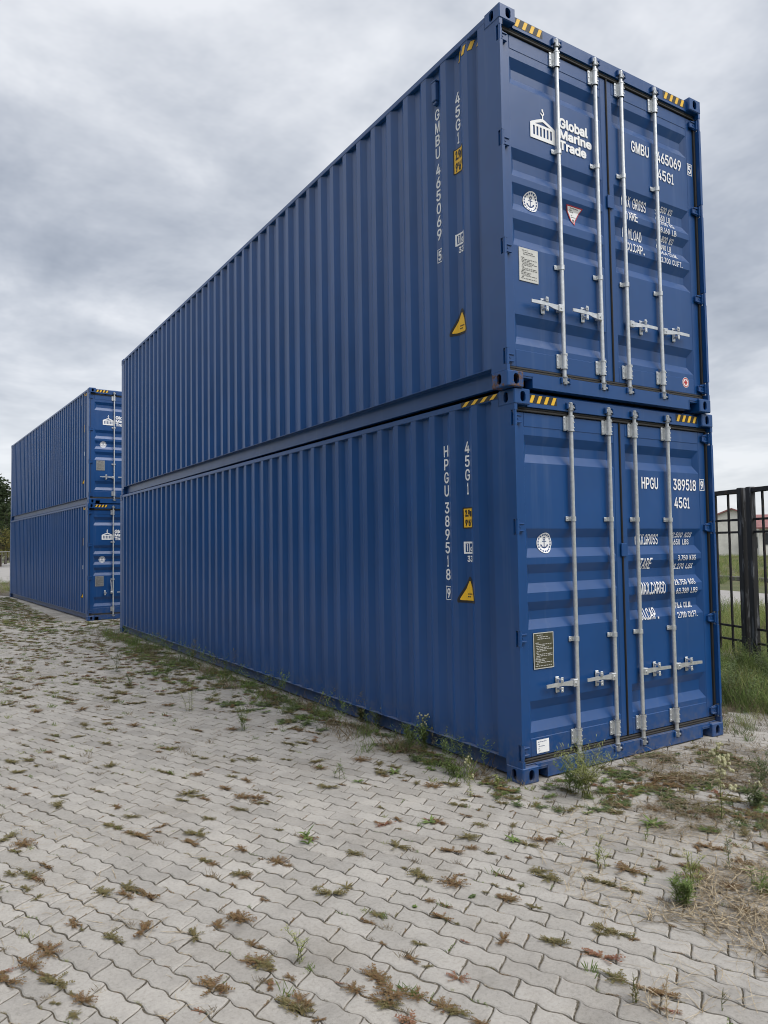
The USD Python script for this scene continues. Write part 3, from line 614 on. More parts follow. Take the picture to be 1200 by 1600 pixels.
    sl = put(c, 'class_seal', door_flat(d), m_white); put(sl, 'print', flat_mesh(ink, lambda u, v: on_door(u, v)-[0, .001, 0], DOOR_CUTS, 1), m_bluep)
    flat_on = lambda g, o: flat_mesh(g, lambda u, v: on_door(u, v)-[0, o, 0], DOOR_CUTS, 1)
    px0, px1, pz0, pz1 = spec['plate']
    pl = put(c, 'data_plate', bx(px0, px1, DY-.0025, DY+.006, pz0, pz1, .001), m_brass if spec.get('brass') else m_plate2 if spec.get('dull') else m_plate)
    put(pl, 'print', flat_on(union_all([words(3, px0+.03, px1-.03, pz1-.055, pz1-.012, 3, .35), words(15, px0+.015, px1-.015, pz0+.015, pz1-.07, 8, .4)]), .0022), m_printg if not spec.get('brass') else m_plate)
    if spec.get('brass'):
        rm = [rect(px0, px1, pz0, pz1).difference(rect(px0+.006, px1-.006, pz0+.006, pz1-.006))]; put(pl, 'rim', flat_on(union_all(rm), .0022), m_plate)
    if spec.get('logo'):
        put(c, 'company_logo', door_flat(logo_shape()), m_white)
        g = union_all([fit('Global', .662, .985, 2.163, 2.235, True), fit('Marine', .662, 1.028, 2.076, 2.142, True), fit('Trade', .662, .962, 1.985, 2.052, True)])
        put(c, 'company_lettering', door_flat(g.buffer(.003)), m_white)
    for part, lines in spec['text'].items():
        for a in lines: put(c, part, door_flat(spaced(*a).buffer(.0005 if a[4]-a[3] < .06 else .0008 if part == 'weight_lettering' else .0018)), m_white)
    if spec['id']: put(c, 'serial_lettering', door_flat(boxed(spec['check'], 2.296, 2.364, 2.198, 2.306)), m_white)
    if spec.get('notice'):
        t3 = Polygon([(.736, 1.556), (.924, 1.556), (.824, 1.398)]); n = put(c, 'notice_triangle', door_flat(t3), m_redp)
        put(n, 'white_face', flat_on(t3.buffer(-.009), .001), m_white)
        put(n, 'print', flat_on(union_all([words(3, .775, .885, 1.505, 1.545, 11, .4), words(2, .80, .856, 1.465, 1.495, 12, .35), rect(.818, .836, 1.425, 1.455)]).intersection(t3.buffer(-.012)), .002), m_printg)
        e = put(c, 'round_emblem', flat_on(Point(2.17, .262).buffer(.046, 20), 0), m_white)
        put(e, 'print', flat_on(union_all([Point(2.17, .262).buffer(.042, 20).difference(Point(2.17, .262).buffer(.034, 20)), rect(2.164, 2.176, .236, .288), rect(2.146, 2.194, .256, .268), Point(2.17, .262).buffer(.020).difference(Point(2.17, .262).buffer(.013))]), .001), m_redp)
    if spec.get('sticker'):
        s_ = put(c, 'small_sticker', flat_on(rect(.200, .327, .184, .282), .001), m_white); put(s_, 'print', flat_on(words(5, .210, .318, .192, .274, 21, .25), .002), m_bluep)
    return c

TA = {'serial_lettering': [('GMBU', 1.528, 1.757, 2.205, 2.300), ('465069', 1.868, 2.205, 2.205, 2.300)], 'type_lettering': [('45G1', 1.874, 2.090, 2.050, 2.142)],
      'weight_lettering': [('MAX GROSS', 1.420, 1.738, 1.722, 1.808), ('TARE', 1.432, 1.582, 1.590, 1.668), ('PAYLOAD', 1.421, 1.668, 1.443, 1.528), ('CU.CAP.', 1.424, 1.655, 1.318, 1.398),
                           ('32.500 KG', 1.864, 2.090, 1.775, 1.820), ('71.650 LB', 1.864, 2.070, 1.702, 1.750), ('3.700 KG', 1.868, 2.095, 1.648, 1.690), ('8.160 LB', 1.888, 2.105, 1.576, 1.624),
                           ('28.800 KG', 1.864, 2.090, 1.508, 1.553), ('63.490 LB', 1.864, 2.072, 1.436, 1.484), ('76.4 CU.M.', 1.888, 2.125, 1.380, 1.420), ('2.700 CU.FT.', 1.885, 2.175, 1.306, 1.352)]}
TB = {'serial_lettering': [('HPGU', 1.489, 1.704, 2.196, 2.292), ('389518', 1.917, 2.240, 2.196, 2.292)], 'type_lettering': [('45G1', 1.925, 2.135, 2.036, 2.130)],
      'weight_lettering': [('MAX.GROSS', 1.424, 1.722, 1.720, 1.808), ('TARE', 1.447, 1.600, 1.512, 1.604), ('MAX.CARGO', 1.428, 1.762, 1.296, 1.398), ('CU.CAP.', 1.428, 1.655, 1.086, 1.180),
                           ('32.500 KGS', 1.882, 2.187, 1.778, 1.820), ('71.650 LBS', 1.878, 2.155, 1.714, 1.760), ('3.750 KGS', 1.949, 2.206, 1.574, 1.620), ('8.270 LBS', 1.924, 2.194, 1.500, 1.546),
                           ('28.750 KGS', 1.895, 2.186, 1.361, 1.408), ('63.380 LBS', 1.912, 2.212, 1.284, 1.332), ('76.4 CU.M.', 1.931, 2.162, 1.155, 1.203), ('2.700 CU.FT.', 1.923, 2.200, 1.073, 1.122)]}
sideA = dict(id_top=2.520, check=1.205, type_top=2.516, height=(1.855, 2.052), ic=1.258, warn=.530); sideB = dict(id_top=2.570, check=1.284, type_top=2.570, height=(1.876, 2.034), ic=1.668, warn=1.278)
sideC = dict(id_top=2.520, check=1.205, type_top=2.516, height=(1.855, 2.052), ic=1.258, warn=.530)
container((0, 0, 0), 0, 'lower container of the near stack, lettered HPGU 389518, without a company logo',
          dict(id='HPGU 389518', check='9', side=sideB, seal=1.745, plate=(.190, .398, .803, 1.072), brass=True, text=TB, sticker=True))
container((-.0793, -.0178, H+.003), -.475, 'upper container of the near stack with the Global Marine Trade logo behind its lock bars',
          dict(id='GMBU 465069', check='5', side=sideA, seal=1.485, plate=(.197, .394, .835, 1.092), text=TA, logo=True, notice=True, vent=True, stripe_low=True, shift=-.040, worn=True, header_z=(2.795, 2.864)))
container((-.0699, 15.213, 0), 2.31, 'lower container of the far stack at left, one lock handle hanging down',
          dict(dull=True, id=None, side=sideC, seal=1.50, plate=(.190, .398, .835, 1.085), text={}, logo=True, stripe_low=True, dropped=0))
container((-.051, 15.2106, H-.001), 2.33, 'upper container of the far stack at left, against the sky',
          dict(dull=True, id=None, side=sideC, seal=1.49, plate=(.190, .398, .835, 1.085), text={}, logo=True, stripe_low=True, vent=True))

# ------------------------------------------------------------------ iron fence
FA, FB = np.array([5.80, 1.42]), np.array([6.16, 2.47]); FD = (FB-FA)/np.linalg.norm(FB-FA); FN = np.array([-FD[1], FD[0]])   # runs away from the camera
def on_fence(px, py):
    v = CD + CR*(px-600)/FPX - CU*(py-800)/FPX; A = np.array([[v[0], -FD[0]], [v[1], -FD[1]]]); t, s = np.linalg.solve(A, FA-CAM[:2]); return s, CAM[2]+t*v[2]
FTOP = .5*(on_fence(1120, 768)[1]+on_fence(1198, 759)[1])
RAILS = [on_fence(1140, y)[1] for y in (813, 832, 977, 998)]
S_P1, S_P2 = on_fence(1163, 900)[0], on_fence(1177, 900)[0]
ang = math.degrees(math.atan2(FD[1], FD[0]))
def fence_panel(label, s0, s1, bars, post_at):
    f = thing('iron_fence_panel', label, 'fence', (*(FA), 0), ang, 'black iron fence beside the yard')
    put(f, 'top_rail', bx(s0, s1, -.03, .03, FTOP-.065, FTOP, .006), m_biron)
    for z in RAILS: put(f, 'cross_rail', bx(s0, s1, -.008, .008, z-.016, z+.016, .003), m_biron)
    for b in bars: put(f, 'bar', bx(b-.014, b+.014, -.014, .014, .12, FTOP-.066, .004), m_biron)
    for p in post_at: put(f, 'post', bx(p-.046, p+.046, -.046, .046, -.05, FTOP+.012, .008), m_bfence)
b1, b2 = on_fence(1122.5, 900)[0], on_fence(1142, 900)[0]; step = (b1-b2); bR = on_fence(1196, 900)[0]
fence_panel('black iron fence panel with bars, left of the twin posts, nearest the container', S_P1+.047, S_P1+2.9, [b2+k*step for k in range(0, 8) if b2+k*step < S_P1+2.8], [S_P1, S_P1+2.96])
fence_panel('black iron fence panel right of the twin posts, cut off by the photo edge', S_P2-3.1, S_P2-.047, [bR-k*step for k in range(0, 9) if bR-k*step > S_P2-3.05], [S_P2, S_P2-3.16])
top('fence_footing', tm2man(bx(-3.4, 3.4, -.16, .12, -.05, .10, .02)) and (lambda t: (t.apply_transform(trimesh.transformations.rotation_matrix(math.radians(ang), [0, 0, 1])), t.apply_translation([*(FA+FD*S_P1), 0]), t)[2])(bx(-3.4, 3.4, -.16, .12, -.05, .10, .02)),
    m_under2, 'low concrete footing under the black iron fence', 'footing')

# ------------------------------------------------------------------ far houses
def place(px, dist):        # a place on the ground DIST metres ahead, on the bearing of a photograph column
    v = CD + CR*(px-600)/FPX; v = v[:2]; return CAM[:2] + v*dist/(v@(CD[:2]/np.linalg.norm(CD[:2])))
def house(name, label, px, dist, wid, length, eave, ridge, rot, windows, long_side=False):
    p = place(px, dist); h = thing(name, label, 'house', (*p, -.03), rot)
    w = wid/2; V = [(-w, 0, 0), (w, 0, 0), (w, 0, eave), (0, 0, ridge), (-w, 0, eave)]; V += [(x, length, z) for x, _, z in V]
    put(h, 'wall', tm2man(trimesh.convex.convex_hull(np.array(V))) and trimesh.convex.convex_hull(np.array(V, float)), m_wall)
    o = .35; sl = (ridge-eave)/w
    for s in (-1, 1):
        V = np.array([(0, -o, ridge+.02), (s*(w+o), -o, eave-o*sl+.02), (s*(w+o), length+o, eave-o*sl+.02), (0, length+o, ridge+.02)]); V = np.vstack([V, V+[0, 0, .16]])
        put(h, 'roof_slope', trimesh.convex.convex_hull(V), m_roof)
    for (x, z, ww, hh) in windows:
        if long_side:
            f = put(h, 'window', bx(w-.02, w+.05, x-ww/2, x+ww/2, z-hh/2, z+hh/2, .02), m_frame); put(f, 'pane', bx(w+.052, w+.07, x-ww/2+.06, x+ww/2-.06, z-hh/2+.06, z+hh/2-.06), m_glass); continue
        f = put(h, 'window', bx(x-ww/2, x+ww/2, -.05, .02, z-hh/2, z+hh/2, .02), m_frame); put(f, 'pane', bx(x-ww/2+.08, x+ww/2-.08, -.07, -.052, z-hh/2+.08, z+hh/2-.08), m_glass)
house('gabled_house', 'pale house with a red gable roof seen through the fence left of the posts', 1143, 84, 9.0, 16, 3.5, 5.3, -62, [(-2.6, 2.9, 1.5, .9), (2.5, 1.5, 1.0, 1.3)])
house('low_house', 'low white house with red roof seen through the fence right of the posts', 1183, 81, 6.0, 14, 3.1, 4.4, 212, [(.75, 1.9, .45, 1.3), (4.2, 1.9, .9, 1.2)], True)
top('bank_wall', (lambda t: (t.apply_transform(trimesh.transformations.rotation_matrix(math.radians(-18.6), [0, 0, 1])), t.apply_translation([26.6, 14, 0]), t)[2])(bx(-.12, .12, -30, 46, -.05, .16, .03)), m_under2, 'low dark kerb wall along the far side of the road beyond the fence', 'kerb')

# ------------------------------------------------------------------ plants
def leaf_strip(base, d, up, ln, wd, segs=2, droop=.0):
    """A narrow leaf or blade from base along d."""
    base, d, up = (np.asarray(q, float) for q in (base, d, up)); d = d/np.linalg.norm(d); s = np.cross(d, up); s /= np.linalg.norm(s)+1e-9
    V, F = [], []
    for k in range(segs):
        t = k/segs; w = wd*(.45+1.1*t if t < .5 else 1.55-1.1*t); c = base+d*ln*t-np.array([0, 0, droop*ln*t*t]); V += [c-s*w/2, c+s*w/2]
    V.append(base+d*ln-np.array([0, 0, droop*ln])); n = len(V)
    for k in range(segs-1): F += [(2*k, 2*k+1, 2*k+3), (2*k, 2*k+3, 2*k+2)]
    F.append((n-3, n-2, n-1)); return np.array(V), np.array(F)
class Leaves:
    def __init__(s): s.V, s.F, s.n = [], [], 0
    def add(s, vf): s.V.append(vf[0]); s.F.append(vf[1]+s.n); s.n += len(vf[0])
    def mesh(s): return trimesh.Trimesh(np.vstack(s.V), np.vstack(s.F), process=False)
def mat_plant(r, R, stems, lf):
    """A prostrate weed: stems spread flat from one root, small leaves along them."""
    g = Leaves()
    for k in range(stems):
        a = r.random()*2*math.pi if r.random() < .42 else r.choice([0, math.pi])+r.gauss(0, .28); ln = R*r.uniform(.25, 1.0); bend = r.uniform(-.8, .8); p = np.zeros(3); p[2] = .004; n = max(4, int(ln/lf*1.15))
        pts = []
        for q in range(n+1):
            t = q/n; aa = a+bend*t; pts.append(p.copy()); p = p+np.array([math.cos(aa), math.sin(aa), .10*(1-1.3*t)+r.uniform(-.1, .15)])*ln/n; p[2] = max(p[2], .003)
        for q in range(1, n+1):
            c = pts[q]; aa = a+bend*q/n
            for sd in (-1, 1):
                b = aa+sd*r.uniform(.5, 1.3); g.add(leaf_strip(c, (math.cos(b), math.sin(b), r.uniform(-.1, .5)), (r.uniform(-.5, .5), r.uniform(-.5, .5), 1), lf*r.uniform(.7, 1.3), lf*.62, 2))
        for q in range(n): g.add(leaf_strip(pts[q], pts[q+1]-pts[q]+[0, 0, 1e-4], (0, 0, 1), ln/n*1.1, .0022, 1))
    return g.mesh()
def tuft(r, h, n, spread, wd=.0028, droop=.35, foot=.012):
    g = Leaves()
    for k in range(n):
        a = r.random()*2*math.pi; e = r.uniform(.2, 1.0)*spread; b = (r.gauss(0, foot), r.gauss(0, foot), -.004)
        g.add(leaf_strip(b, (math.cos(a)*e, math.sin(a)*e, 1), (math.sin(a), -math.cos(a), .05), h*r.uniform(.45, 1.1), wd*r.uniform(.7, 1.3), 3, droop*r.random()))
    return g.mesh()
def rosette(r, n, ln, wd, lift=.55):
    g = Leaves()
    for k in range(n):
        a = k*2.4+r.uniform(-.3, .3); g.add(leaf_strip((0, 0, .003), (math.cos(a), math.sin(a), r.uniform(.3, 1.4)*lift), (0, 0, 1), ln*r.uniform(.6, 1.1), wd*r.uniform(.8, 1.2), 4, r.uniform(.1, .4)))
    return g.mesh()
def grow(r, h, leaf_n, leaf_l, leaf_w, lean=.12, branches=0, bl=.4, start=.0, taper=True):
    """Stem tube, branch tubes, leaves and tips of an upright weed."""
    a = r.random()*6.28; pts = [np.array([math.cos(a)*lean*h*t*t+r.gauss(0, .006*h), math.sin(a)*lean*h*t*t+r.gauss(0, .006*h), h*t]) for t in np.linspace(0, 1, 6)]
    sr = max(.0018, .006*h); stems = [tube(pts, np.linspace(sr, sr*.4, 6), 5)]; lines = [pts]; tips = [pts[-1]]
    for k in range(branches):
        t = r.uniform(.25 if start < .3 else start, .92); p0 = np.array([np.interp(t*5, range(6), [q[i] for q in pts]) for i in range(3)]); b = r.random()*6.28; ln = h*bl*(1.15-t)*r.uniform(.7, 1.2)
        bp = [p0+ln*s*np.array([math.cos(b)*.62, math.sin(b)*.62, .55+.35*s]) for s in np.linspace(0, 1, 4)]; stems.append(tube(bp, np.linspace(sr*.5, sr*.25, 4), 4)); lines.append(bp); tips.append(bp[-1])
    g = Leaves(); w = [sum(np.linalg.norm(b-a) for a, b in zip(l, l[1:])) for l in lines]; tot = sum(w)
    for l, ww in zip(lines, w):
        m = len(l)-1; n = max(3, int(leaf_n*ww/tot))
        for k in range(n):
            t = (start if l is pts else .1)+(1-(start if l is pts else .1))*(k+r.random())/n; x = min(t*m, m-.001); c = l[int(x)]+(l[int(x)+1]-l[int(x)])*(x-int(x)); b = k*2.4+r.uniform(-.5, .5)
            sz = (1.15-.7*t) if taper else 1.0
            g.add(leaf_strip(c, (math.cos(b), math.sin(b), r.uniform(.25, 1.1)), (r.uniform(-.3, .3), r.uniform(-.3, .3), 1), leaf_l*sz*r.uniform(.7, 1.2), leaf_w*(.6+.4*sz), 3, r.uniform(.0, .5)))
    return stems, g, tips
def heads(r, tips, size, per=3):
    out = []
    for t in tips:
        for k in range(per):
            c = np.asarray(t)+np.array([r.gauss(0, size*.9), r.gauss(0, size*.9), r.uniform(-size*1.6, size*.8)]); m = trimesh.creation.icosphere(1, size*r.uniform(.35, .6)); m.vertices[:, 2] *= 1.25; m.vertices += c
            out.append(m)
            for q in range(5):
                a = r.random()*6.28; v, f = leaf_strip(c, (math.cos(a), math.sin(a), r.uniform(.4, 1.6)), (0, 0, 1), size*.9, size*.35, 2); out.append(trimesh.Trimesh(v, f, process=False))
    return cat(out)
def weed(px, py, h, label, seed, leaf='green', leaf_n=50, leaf_l=.05, leaf_w=.007, branches=4, bl=.45, flowers=0, fper=3, lean=.1, clump=1, name='tall_weed', start=0.0, fsize=.012, taper=True, at=None):
    r = random.Random(seed); p = ground_at(px, py) if at is None else at; w = thing(name, label, 'weed', (*p, 0))
    mt = dict(green=m_green, dark=m_dkgreen, lime=m_lime, olive=m_olive, straw=m_straw)[leaf]; st, lv, tp = [], Leaves(), []
    for k in range(clump):
        s, g, t = grow(r, h*(1 if k == 0 else r.uniform(.5, .95)), max(6, leaf_n//clump), leaf_l, leaf_w, lean+(.25 if k else 0), branches, bl, start, taper); off = np.array([r.gauss(0, .02), r.gauss(0, .02), 0]) if k else np.zeros(3)
        for q in s: q.vertices += off
        st += s; m = g.mesh(); m.vertices += off; lv.add((np.array(m.vertices), np.array(m.faces))); tp += [q+off for q in t]
    put(w, 'stem', cat(st), m_stem if leaf != 'straw' else m_straw); put(w, 'foliage', lv.mesh(), mt)
    if flowers: put(w, 'flower_head', heads(r, sorted(tp, key=lambda q: -q[2])[:flowers], fsize, fper), m_flower)
    return w
weed(916, 1248, .37, 'bushy green weed growing against the front corner of the lower container', 1, 'lime', 1150, .042, .0046, 9, .85, clump=14, lean=.55, taper=False)
weed(896, 1240, .24, 'low dark green bush at the foot of the bushy corner weed', 2, 'green', 640, .04, .0062, 8, .7, clump=6, lean=.35, taper=False)
weed(1128, 1286, .47, 'tall single fleabane with a cream flower head, before the right end of the doors', 3, 'lime', 70, .055, .006, 9, .30, flowers=10, fper=8, start=.05, fsize=.017, lean=.03)
weed(664, 1172, .30, 'flowering weed in front of the long side of the near container, by the stacked corner', 4, 'green', 520, .05, .007, 8, .5, flowers=6, fper=4, clump=4, lean=.18)
weed(640, 1165, .20, 'dark leafy weed left of the flowering weed at the container side', 5, 'green', 480, .05, .007, 8, .6, clump=5, lean=.3)
weed(592, 1140, .24, 'weed with one thin white flower spike beside the bottom rail', 6, 'dark', 340, .045, .006, 6, .4, flowers=2, fper=3, clump=4, lean=.2)
weed(566, 1128, .19, 'dense dark weed crowding the bottom rail', 7, 'dark', 480, .05, .008, 8, .6, clump=6, lean=.3)
weed(735, 1246, .27, 'slim yellow green weed spike left of the container front corner', 8, 'lime', 110, .030, .006, 4, .25, flowers=4, fper=3, lean=.06)
weed(778, 1232, .10, 'small bright leafy weed right beside the front corner casting', 9, 'lime', 46, .045, .013, 3, .4, lean=.2)
weed(468, 1506, .145, 'yellow green weed with twin tops rising from a brown mat', 10, 'lime', 90, .026, .005, 5, .55, flowers=4, fper=2, fsize=.006, clump=3, lean=.3)
weed(482, 1320, .075, 'broad leaved green seedling with one long yellow leaf', 11, 'green', 14, .075, .016, 1, .3, lean=.3)
weed(380, 1142, .26, 'upright bright green weed mid yard, level with the container middle', 12, 'green', 220, .05, .006, 6, .5, clump=5, lean=.18)
weed(296, 1112, .30, 'slender upright green weed farther left in the yard', 13, 'lime', 120, .05, .006, 4, .3, clump=3, lean=.1)
weed(530, 1218, .15, 'small upright weed between the yard middle and the container', 14, 'green', 90, .035, .005, 4, .4, clump=3, lean=.2)
weed(934, 1357, .17, 'green weed with pale buds in the paving before the doors', 15, 'lime', 130, .035, .005, 5, .45, flowers=4, fper=2, fsize=.006, clump=3, lean=.14)
weed(1068, 1412, .16, 'dense bright green weed at the edge of the straw', 16, 'green', 460, .055, .006, 5, .5, clump=7, lean=.2)
weed(1080, 1385, .19, 'feathery green weed just behind the dense bright weed', 17, 'lime', 220, .045, .005, 6, .5, flowers=6, fper=2, fsize=.006, clump=5, lean=.2)
weed(1140, 1360, .17, 'thin stalked weed in the straw at the right', 18, 'dark', 60, .035, .005, 5, .35, flowers=5, fper=2, fsize=.006, lean=.1)
weed(1178, 1262, .17, 'leafy weed with pale yellow buds at the right edge', 19, 'dark', 280, .045, .009, 8, .6, flowers=5, fper=2, clump=5, lean=.35)
weed(1192, 1230, .30, 'tall dark weed at the very right edge of the photo', 20, 'dark', 240, .05, .007, 8, .5, clump=4, lean=.2)
weed(993, 1567, .10, 'greyish young weed standing in a rust coloured mat near the bottom edge', 21, 'olive', 60, .024, .005, 3, .5, clump=3, lean=.2)
weed(1042, 1590, .15, 'pale straw coloured spike at the bottom right', 22, 'straw', 46, .03, .004, 3, .25, lean=.05)
weed(1128, 1580, .085, 'leafless dark twig weed at the bottom right', 23, 'olive', 8, .012, .003, 6, .7, lean=.1)
weed(355, 1046, .42, 'weed with thin white flowers against the middle of the bottom rail', 24, 'dark', 130, .06, .007, 6, .4, flowers=5, fper=3, lean=.1, clump=2)
weed(448, 1074, .30, 'short flowering weed against the bottom rail, left of the crowd', 25, 'dark', 130, .055, .008, 6, .4, flowers=3, fper=3, clump=3, lean=.2)
weed(182, 1050, .34, 'grey green weed clump far left in the yard', 26, 'dark', 120, .07, .008, 5, .5, clump=4, lean=.25)
weed(262, 1058, .34, 'green weed clump before the far end of the near container', 27, 'green', 180, .07, .008, 6, .5, clump=5, lean=.25)
weed(1192, 1395, .11, 'green tuft of blades at the right edge among the straw', 28, 'green', 80, .06, .006, 2, .3, clump=5, lean=.3)
weed(1012, 1308, .10, 'small upright seedling left of the bright green rosette', 29, 'green', 40, .03, .005, 3, .4, clump=2, lean=.15)
weed(520, 1100, .24, 'dark green weed by the bottom rail, left of the dense dark weed', 30, 'green', 420, .05, .007, 7, .5, clump=6, lean=.3)
weed(205, 1072, .20, 'dark leafy weed in the joints left of the near container end', 31, 'dark', 90, .06, .008, 4, .5, clump=4, lean=.3)
weed(708, 1212, .11, 'low green weed at the rail, right of the flowering weed', 32, 'green', 160, .045, .010, 5, .6, clump=5, lean=.4)
def rosette_weed(px, py, n, ln, wd, label, seed, mt): w = put('/World', 'leafy_rosette', rosette(random.Random(seed), n, ln, wd), mt); q = stage.GetPrimAtPath(w); UsdGeom.Xformable(q).AddTranslateOp().Set(Gf.Vec3d(*map(float, ground_at(px, py)), 0)); tag(q, label, 'weed')
rosette_weed(1022, 1290, 26, .105, .018, 'bright green rosette of long leaves beside the straw heap', 41, m_green)
rosette_weed(802, 1314, 15, .075, .013, 'bright green rosette in the paving below the corner casting', 42, m_green)
rosette_weed(672, 1286, 11, .070, .014, 'green rosette in the paving left of the corner', 43, m_green)
rosette_weed(738, 1402, 22, .028, .010, 'small round dark green cushion in the paving before the doors', 44, m_dkgreen)
rosette_weed(648, 1418, 20, .020, .008, 'tiny round green cushion in the yard middle', 45, m_green)
rosette_weed(541, 1388, 9, .060, .010, 'flat green star shaped weed in the yard middle', 46, m_olive)
rosette_weed(615, 1208, 14, .085, .015, 'green rosette in the paving near the dry weed heap', 47, m_green)
rosette_weed(560, 1222, 10, .07, .012, 'green rosette behind the small upright weed', 48, m_green)

# low clumps in the joints: one of each kind is built, the others are copies of it
R_ = random.Random(99)
KINDS = [('rust_weed_mat', 'low rust brown weed mat spreading from a paving joint', 'rust brown weed mats in the paving', m_rust, lambda r: mat_plant(r, .058, 30, .0076)),
         ('red_weed_mat', 'low reddish weed sprawling from a paving joint', 'reddish weeds in the paving', m_red, lambda r: mat_plant(r, .058, 17, .0085)),
         ('olive_weed_mat', 'low olive green weed mat spreading from a paving joint', 'olive weed mats in the paving', m_olive, lambda r: mat_plant(r, .056, 32, .0074)),
         ('dry_grass_tuft', 'small dry straw coloured tuft in a paving joint', 'dry tufts in the paving', m_dkstraw, lambda r: tuft(r, .045, 20, 1.1, .0022)),
         ('green_grass_tuft', 'small green grass tuft in a paving joint', 'green tufts in the paving', m_green, lambda r: tuft(r, .042, 18, .9, .003)),
         ('lime_grass_tuft', 'small yellowish green tuft in a paving joint', 'yellowish tufts in the paving', m_lime, lambda r: tuft(r, .034, 20, 1.2, .0026))]
CLUMPS = [[f(random.Random(300+10*k+v)) for v in range(6)] for k, (_, _, _, _, f) in enumerate(KINDS)]
def joint_point(x, y):
    """The joint nearest to a point of the yard, and the way it runs."""
    q = np.array([x, y]); a, b = q@E1, q@E2; row = round((b-OFF2)/PW); bb = OFF2+row*PW
    if R_.random() < .3: k = round((a-OFF1-PL/2*(row % 2))/PL); a = OFF1+PL/2*(row % 2)+k*PL; bb += R_.uniform(0, PW)
    return a*E1+bb*E2
spots = []
def in_box(p): return (-.02 < p[0] < 2.46 and -.02 < p[1] < 12.25) or (-.62 < p[0] < 2.2 and 15.2 < p[1] < 27.6)
while len(spots) < 8000:
    x, y = R_.uniform(-4.6, 2.2), R_.uniform(-4.0, 27)
    dens = .40+.9*max(0, meshkit.fbm(np.array([[x*.7, y*.7, 3.]]), 3, 5)[0]-.42)*3+(.5 if y > 6 else 0)
    if R_.random() > dens: continue
    p = joint_point(x, y)
    if in_box(p) or not yard.contains(Point(p)): continue
    spots.append(p)
    if R_.random() < .45:
        for q in range(R_.randrange(1, 4)):
            p2 = p+E1*R_.choice([-1, 1])*R_.uniform(.03, .16)*(q+1)*.7
            if not in_box(p2) and yard.contains(Point(p2)): spots.append(p2)
spots = np.array(spots); pr = project(np.column_stack([spots, np.zeros(len(spots))]))
seen = (pr[:, 2] > .3) & (pr[:, 0] > -15) & (pr[:, 0] < 1215) & (pr[:, 1] < 1620)
order = np.argsort(np.where(seen, pr[:, 2], 1e9)); fixed = {}
nearest = [int(k) for k in order[:760] if seen[k]]; count = [0]*6; far_rows = []
w_near = [.36, .05, .27, .16, .06, .10]; w_far = [.18, .02, .31, .16, .16, .17]
for k in nearest:
    d = pr[k, 2]; kind = R_.choices(range(6), w_near if d < 5.5 else w_far)[0]; v = R_.randrange(6); nm, lab, grp, mt, _ = KINDS[kind]
    path = numbered('/World', nm); x = UsdGeom.Xform.Define(stage, path); x.AddTranslateOp().Set(Gf.Vec3d(float(spots[k, 0]), float(spots[k, 1]), 0)); x.AddRotateZOp().Set(math.degrees(PA)+R_.gauss(0, 14)+R_.choice([0, 180]) if R_.random() < .75 else R_.uniform(0, 360)); sc = R_.choice([.4, .5, .6, .75, .9, 1.05, 1.25, 1.55]); x.AddScaleOp().Set(Gf.Vec3f(sc, sc*R_.uniform(.6, 1.0), sc*R_.uniform(.7, 1.1)))
    tag(x.GetPrim(), lab, 'weed', grp)
    if (kind, v) not in fixed:
        usdkit.mesh(stage, path+'/foliage', CLUMPS[kind][v], mt); fixed[kind, v] = path
    else:
        x.GetPrim().GetReferences().AddInternalReference(fixed[kind, v]); x.GetPrim().SetInstanceable(True)
far = [int(k) for k in range(len(spots)) if int(k) not in set(nearest)]
fk = [R_.choices(range(6), w_far)[0]*3+R_.randrange(3) for _ in far]
instancer('/World/yard_weeds', [(f'{KINDS[k][0]}_{"abc"[v]}'.replace('_a', '').replace('_b', '_wide').replace('_c', '_loose'), CLUMPS[k][v], KINDS[k][3]) for k in range(6) for v in range(3)],
          np.column_stack([spots[far], np.zeros(len(far))]), fk, yaw=np.array([R_.uniform(0, 6.28) for _ in far]), scale=np.array([R_.uniform(.6, 1.7) for _ in far]), label='countless small weeds in the joints farther back in the yard', category='weeds')

# ground cover, straw and grass: what nobody could count
def scatter(poly, n, seed, edge=None):
    r = np.random.default_rng(seed); x0, y0, x1, y1 = poly.bounds; out = []
    while len(out) < n:
        q = r.uniform((x0, y0), (x1, y1), (4*n, 2)); q = q[shapely.contains_xy(poly, q[:, 0], q[:, 1])]
        keep = r.random(len(q)) < np.clip((meshkit.fbm(np.column_stack([q*2.2, np.full(len(q), seed)]), 3, seed)-.30)*3, 0.05, 1); out += q[keep].tolist()
    return np.array(out[:n])
GP = lambda *px: Polygon([ground_at(*p) for p in px])
def straw_bed(name, poly, n, seed, label, mt, zmax=.02, ln=.12, fat=1.0):
    r = random.Random(seed); g = Leaves(); P = scatter(poly, n, seed)
    for x, y in P:
        a = r.gauss(.4, 1.0); l = ln*r.uniform(.35, 1.3); z = r.uniform(.003, zmax); bnd = r.uniform(-.7, .7); p = np.array([x, y, z]); V = []; w = fat*r.uniform(.001, .0032)
        for k in range(4):
            aa = a+bnd*k/3; d = np.array([math.cos(aa), math.sin(aa), 0]); s = np.array([-d[1], d[0], r.uniform(-.4, .4)])*w/2; V += [p-s, p+s]; p = p+np.array([d[0], d[1], r.uniform(-.18, .18)])*l/3; p[2] = max(p[2], .002)
        g.add((np.array(V), np.array([(0, 1, 3), (0, 3, 2), (2, 3, 5), (2, 5, 4), (4, 5, 7), (4, 7, 6)])))
    top(name, g.mesh(), mt, label, 'straw', 'stuff')
BED = GP((990, 1450), (1075, 1392), (1110, 1360), (1230, 1345), (1260, 1530), (1200, 1515), (1130, 1480), (1070, 1445))
straw_bed('dry_straw', BED, 900, 1, 'bed of brown dry straw at the right edge of the yard', m_dkstraw, .02, .12)
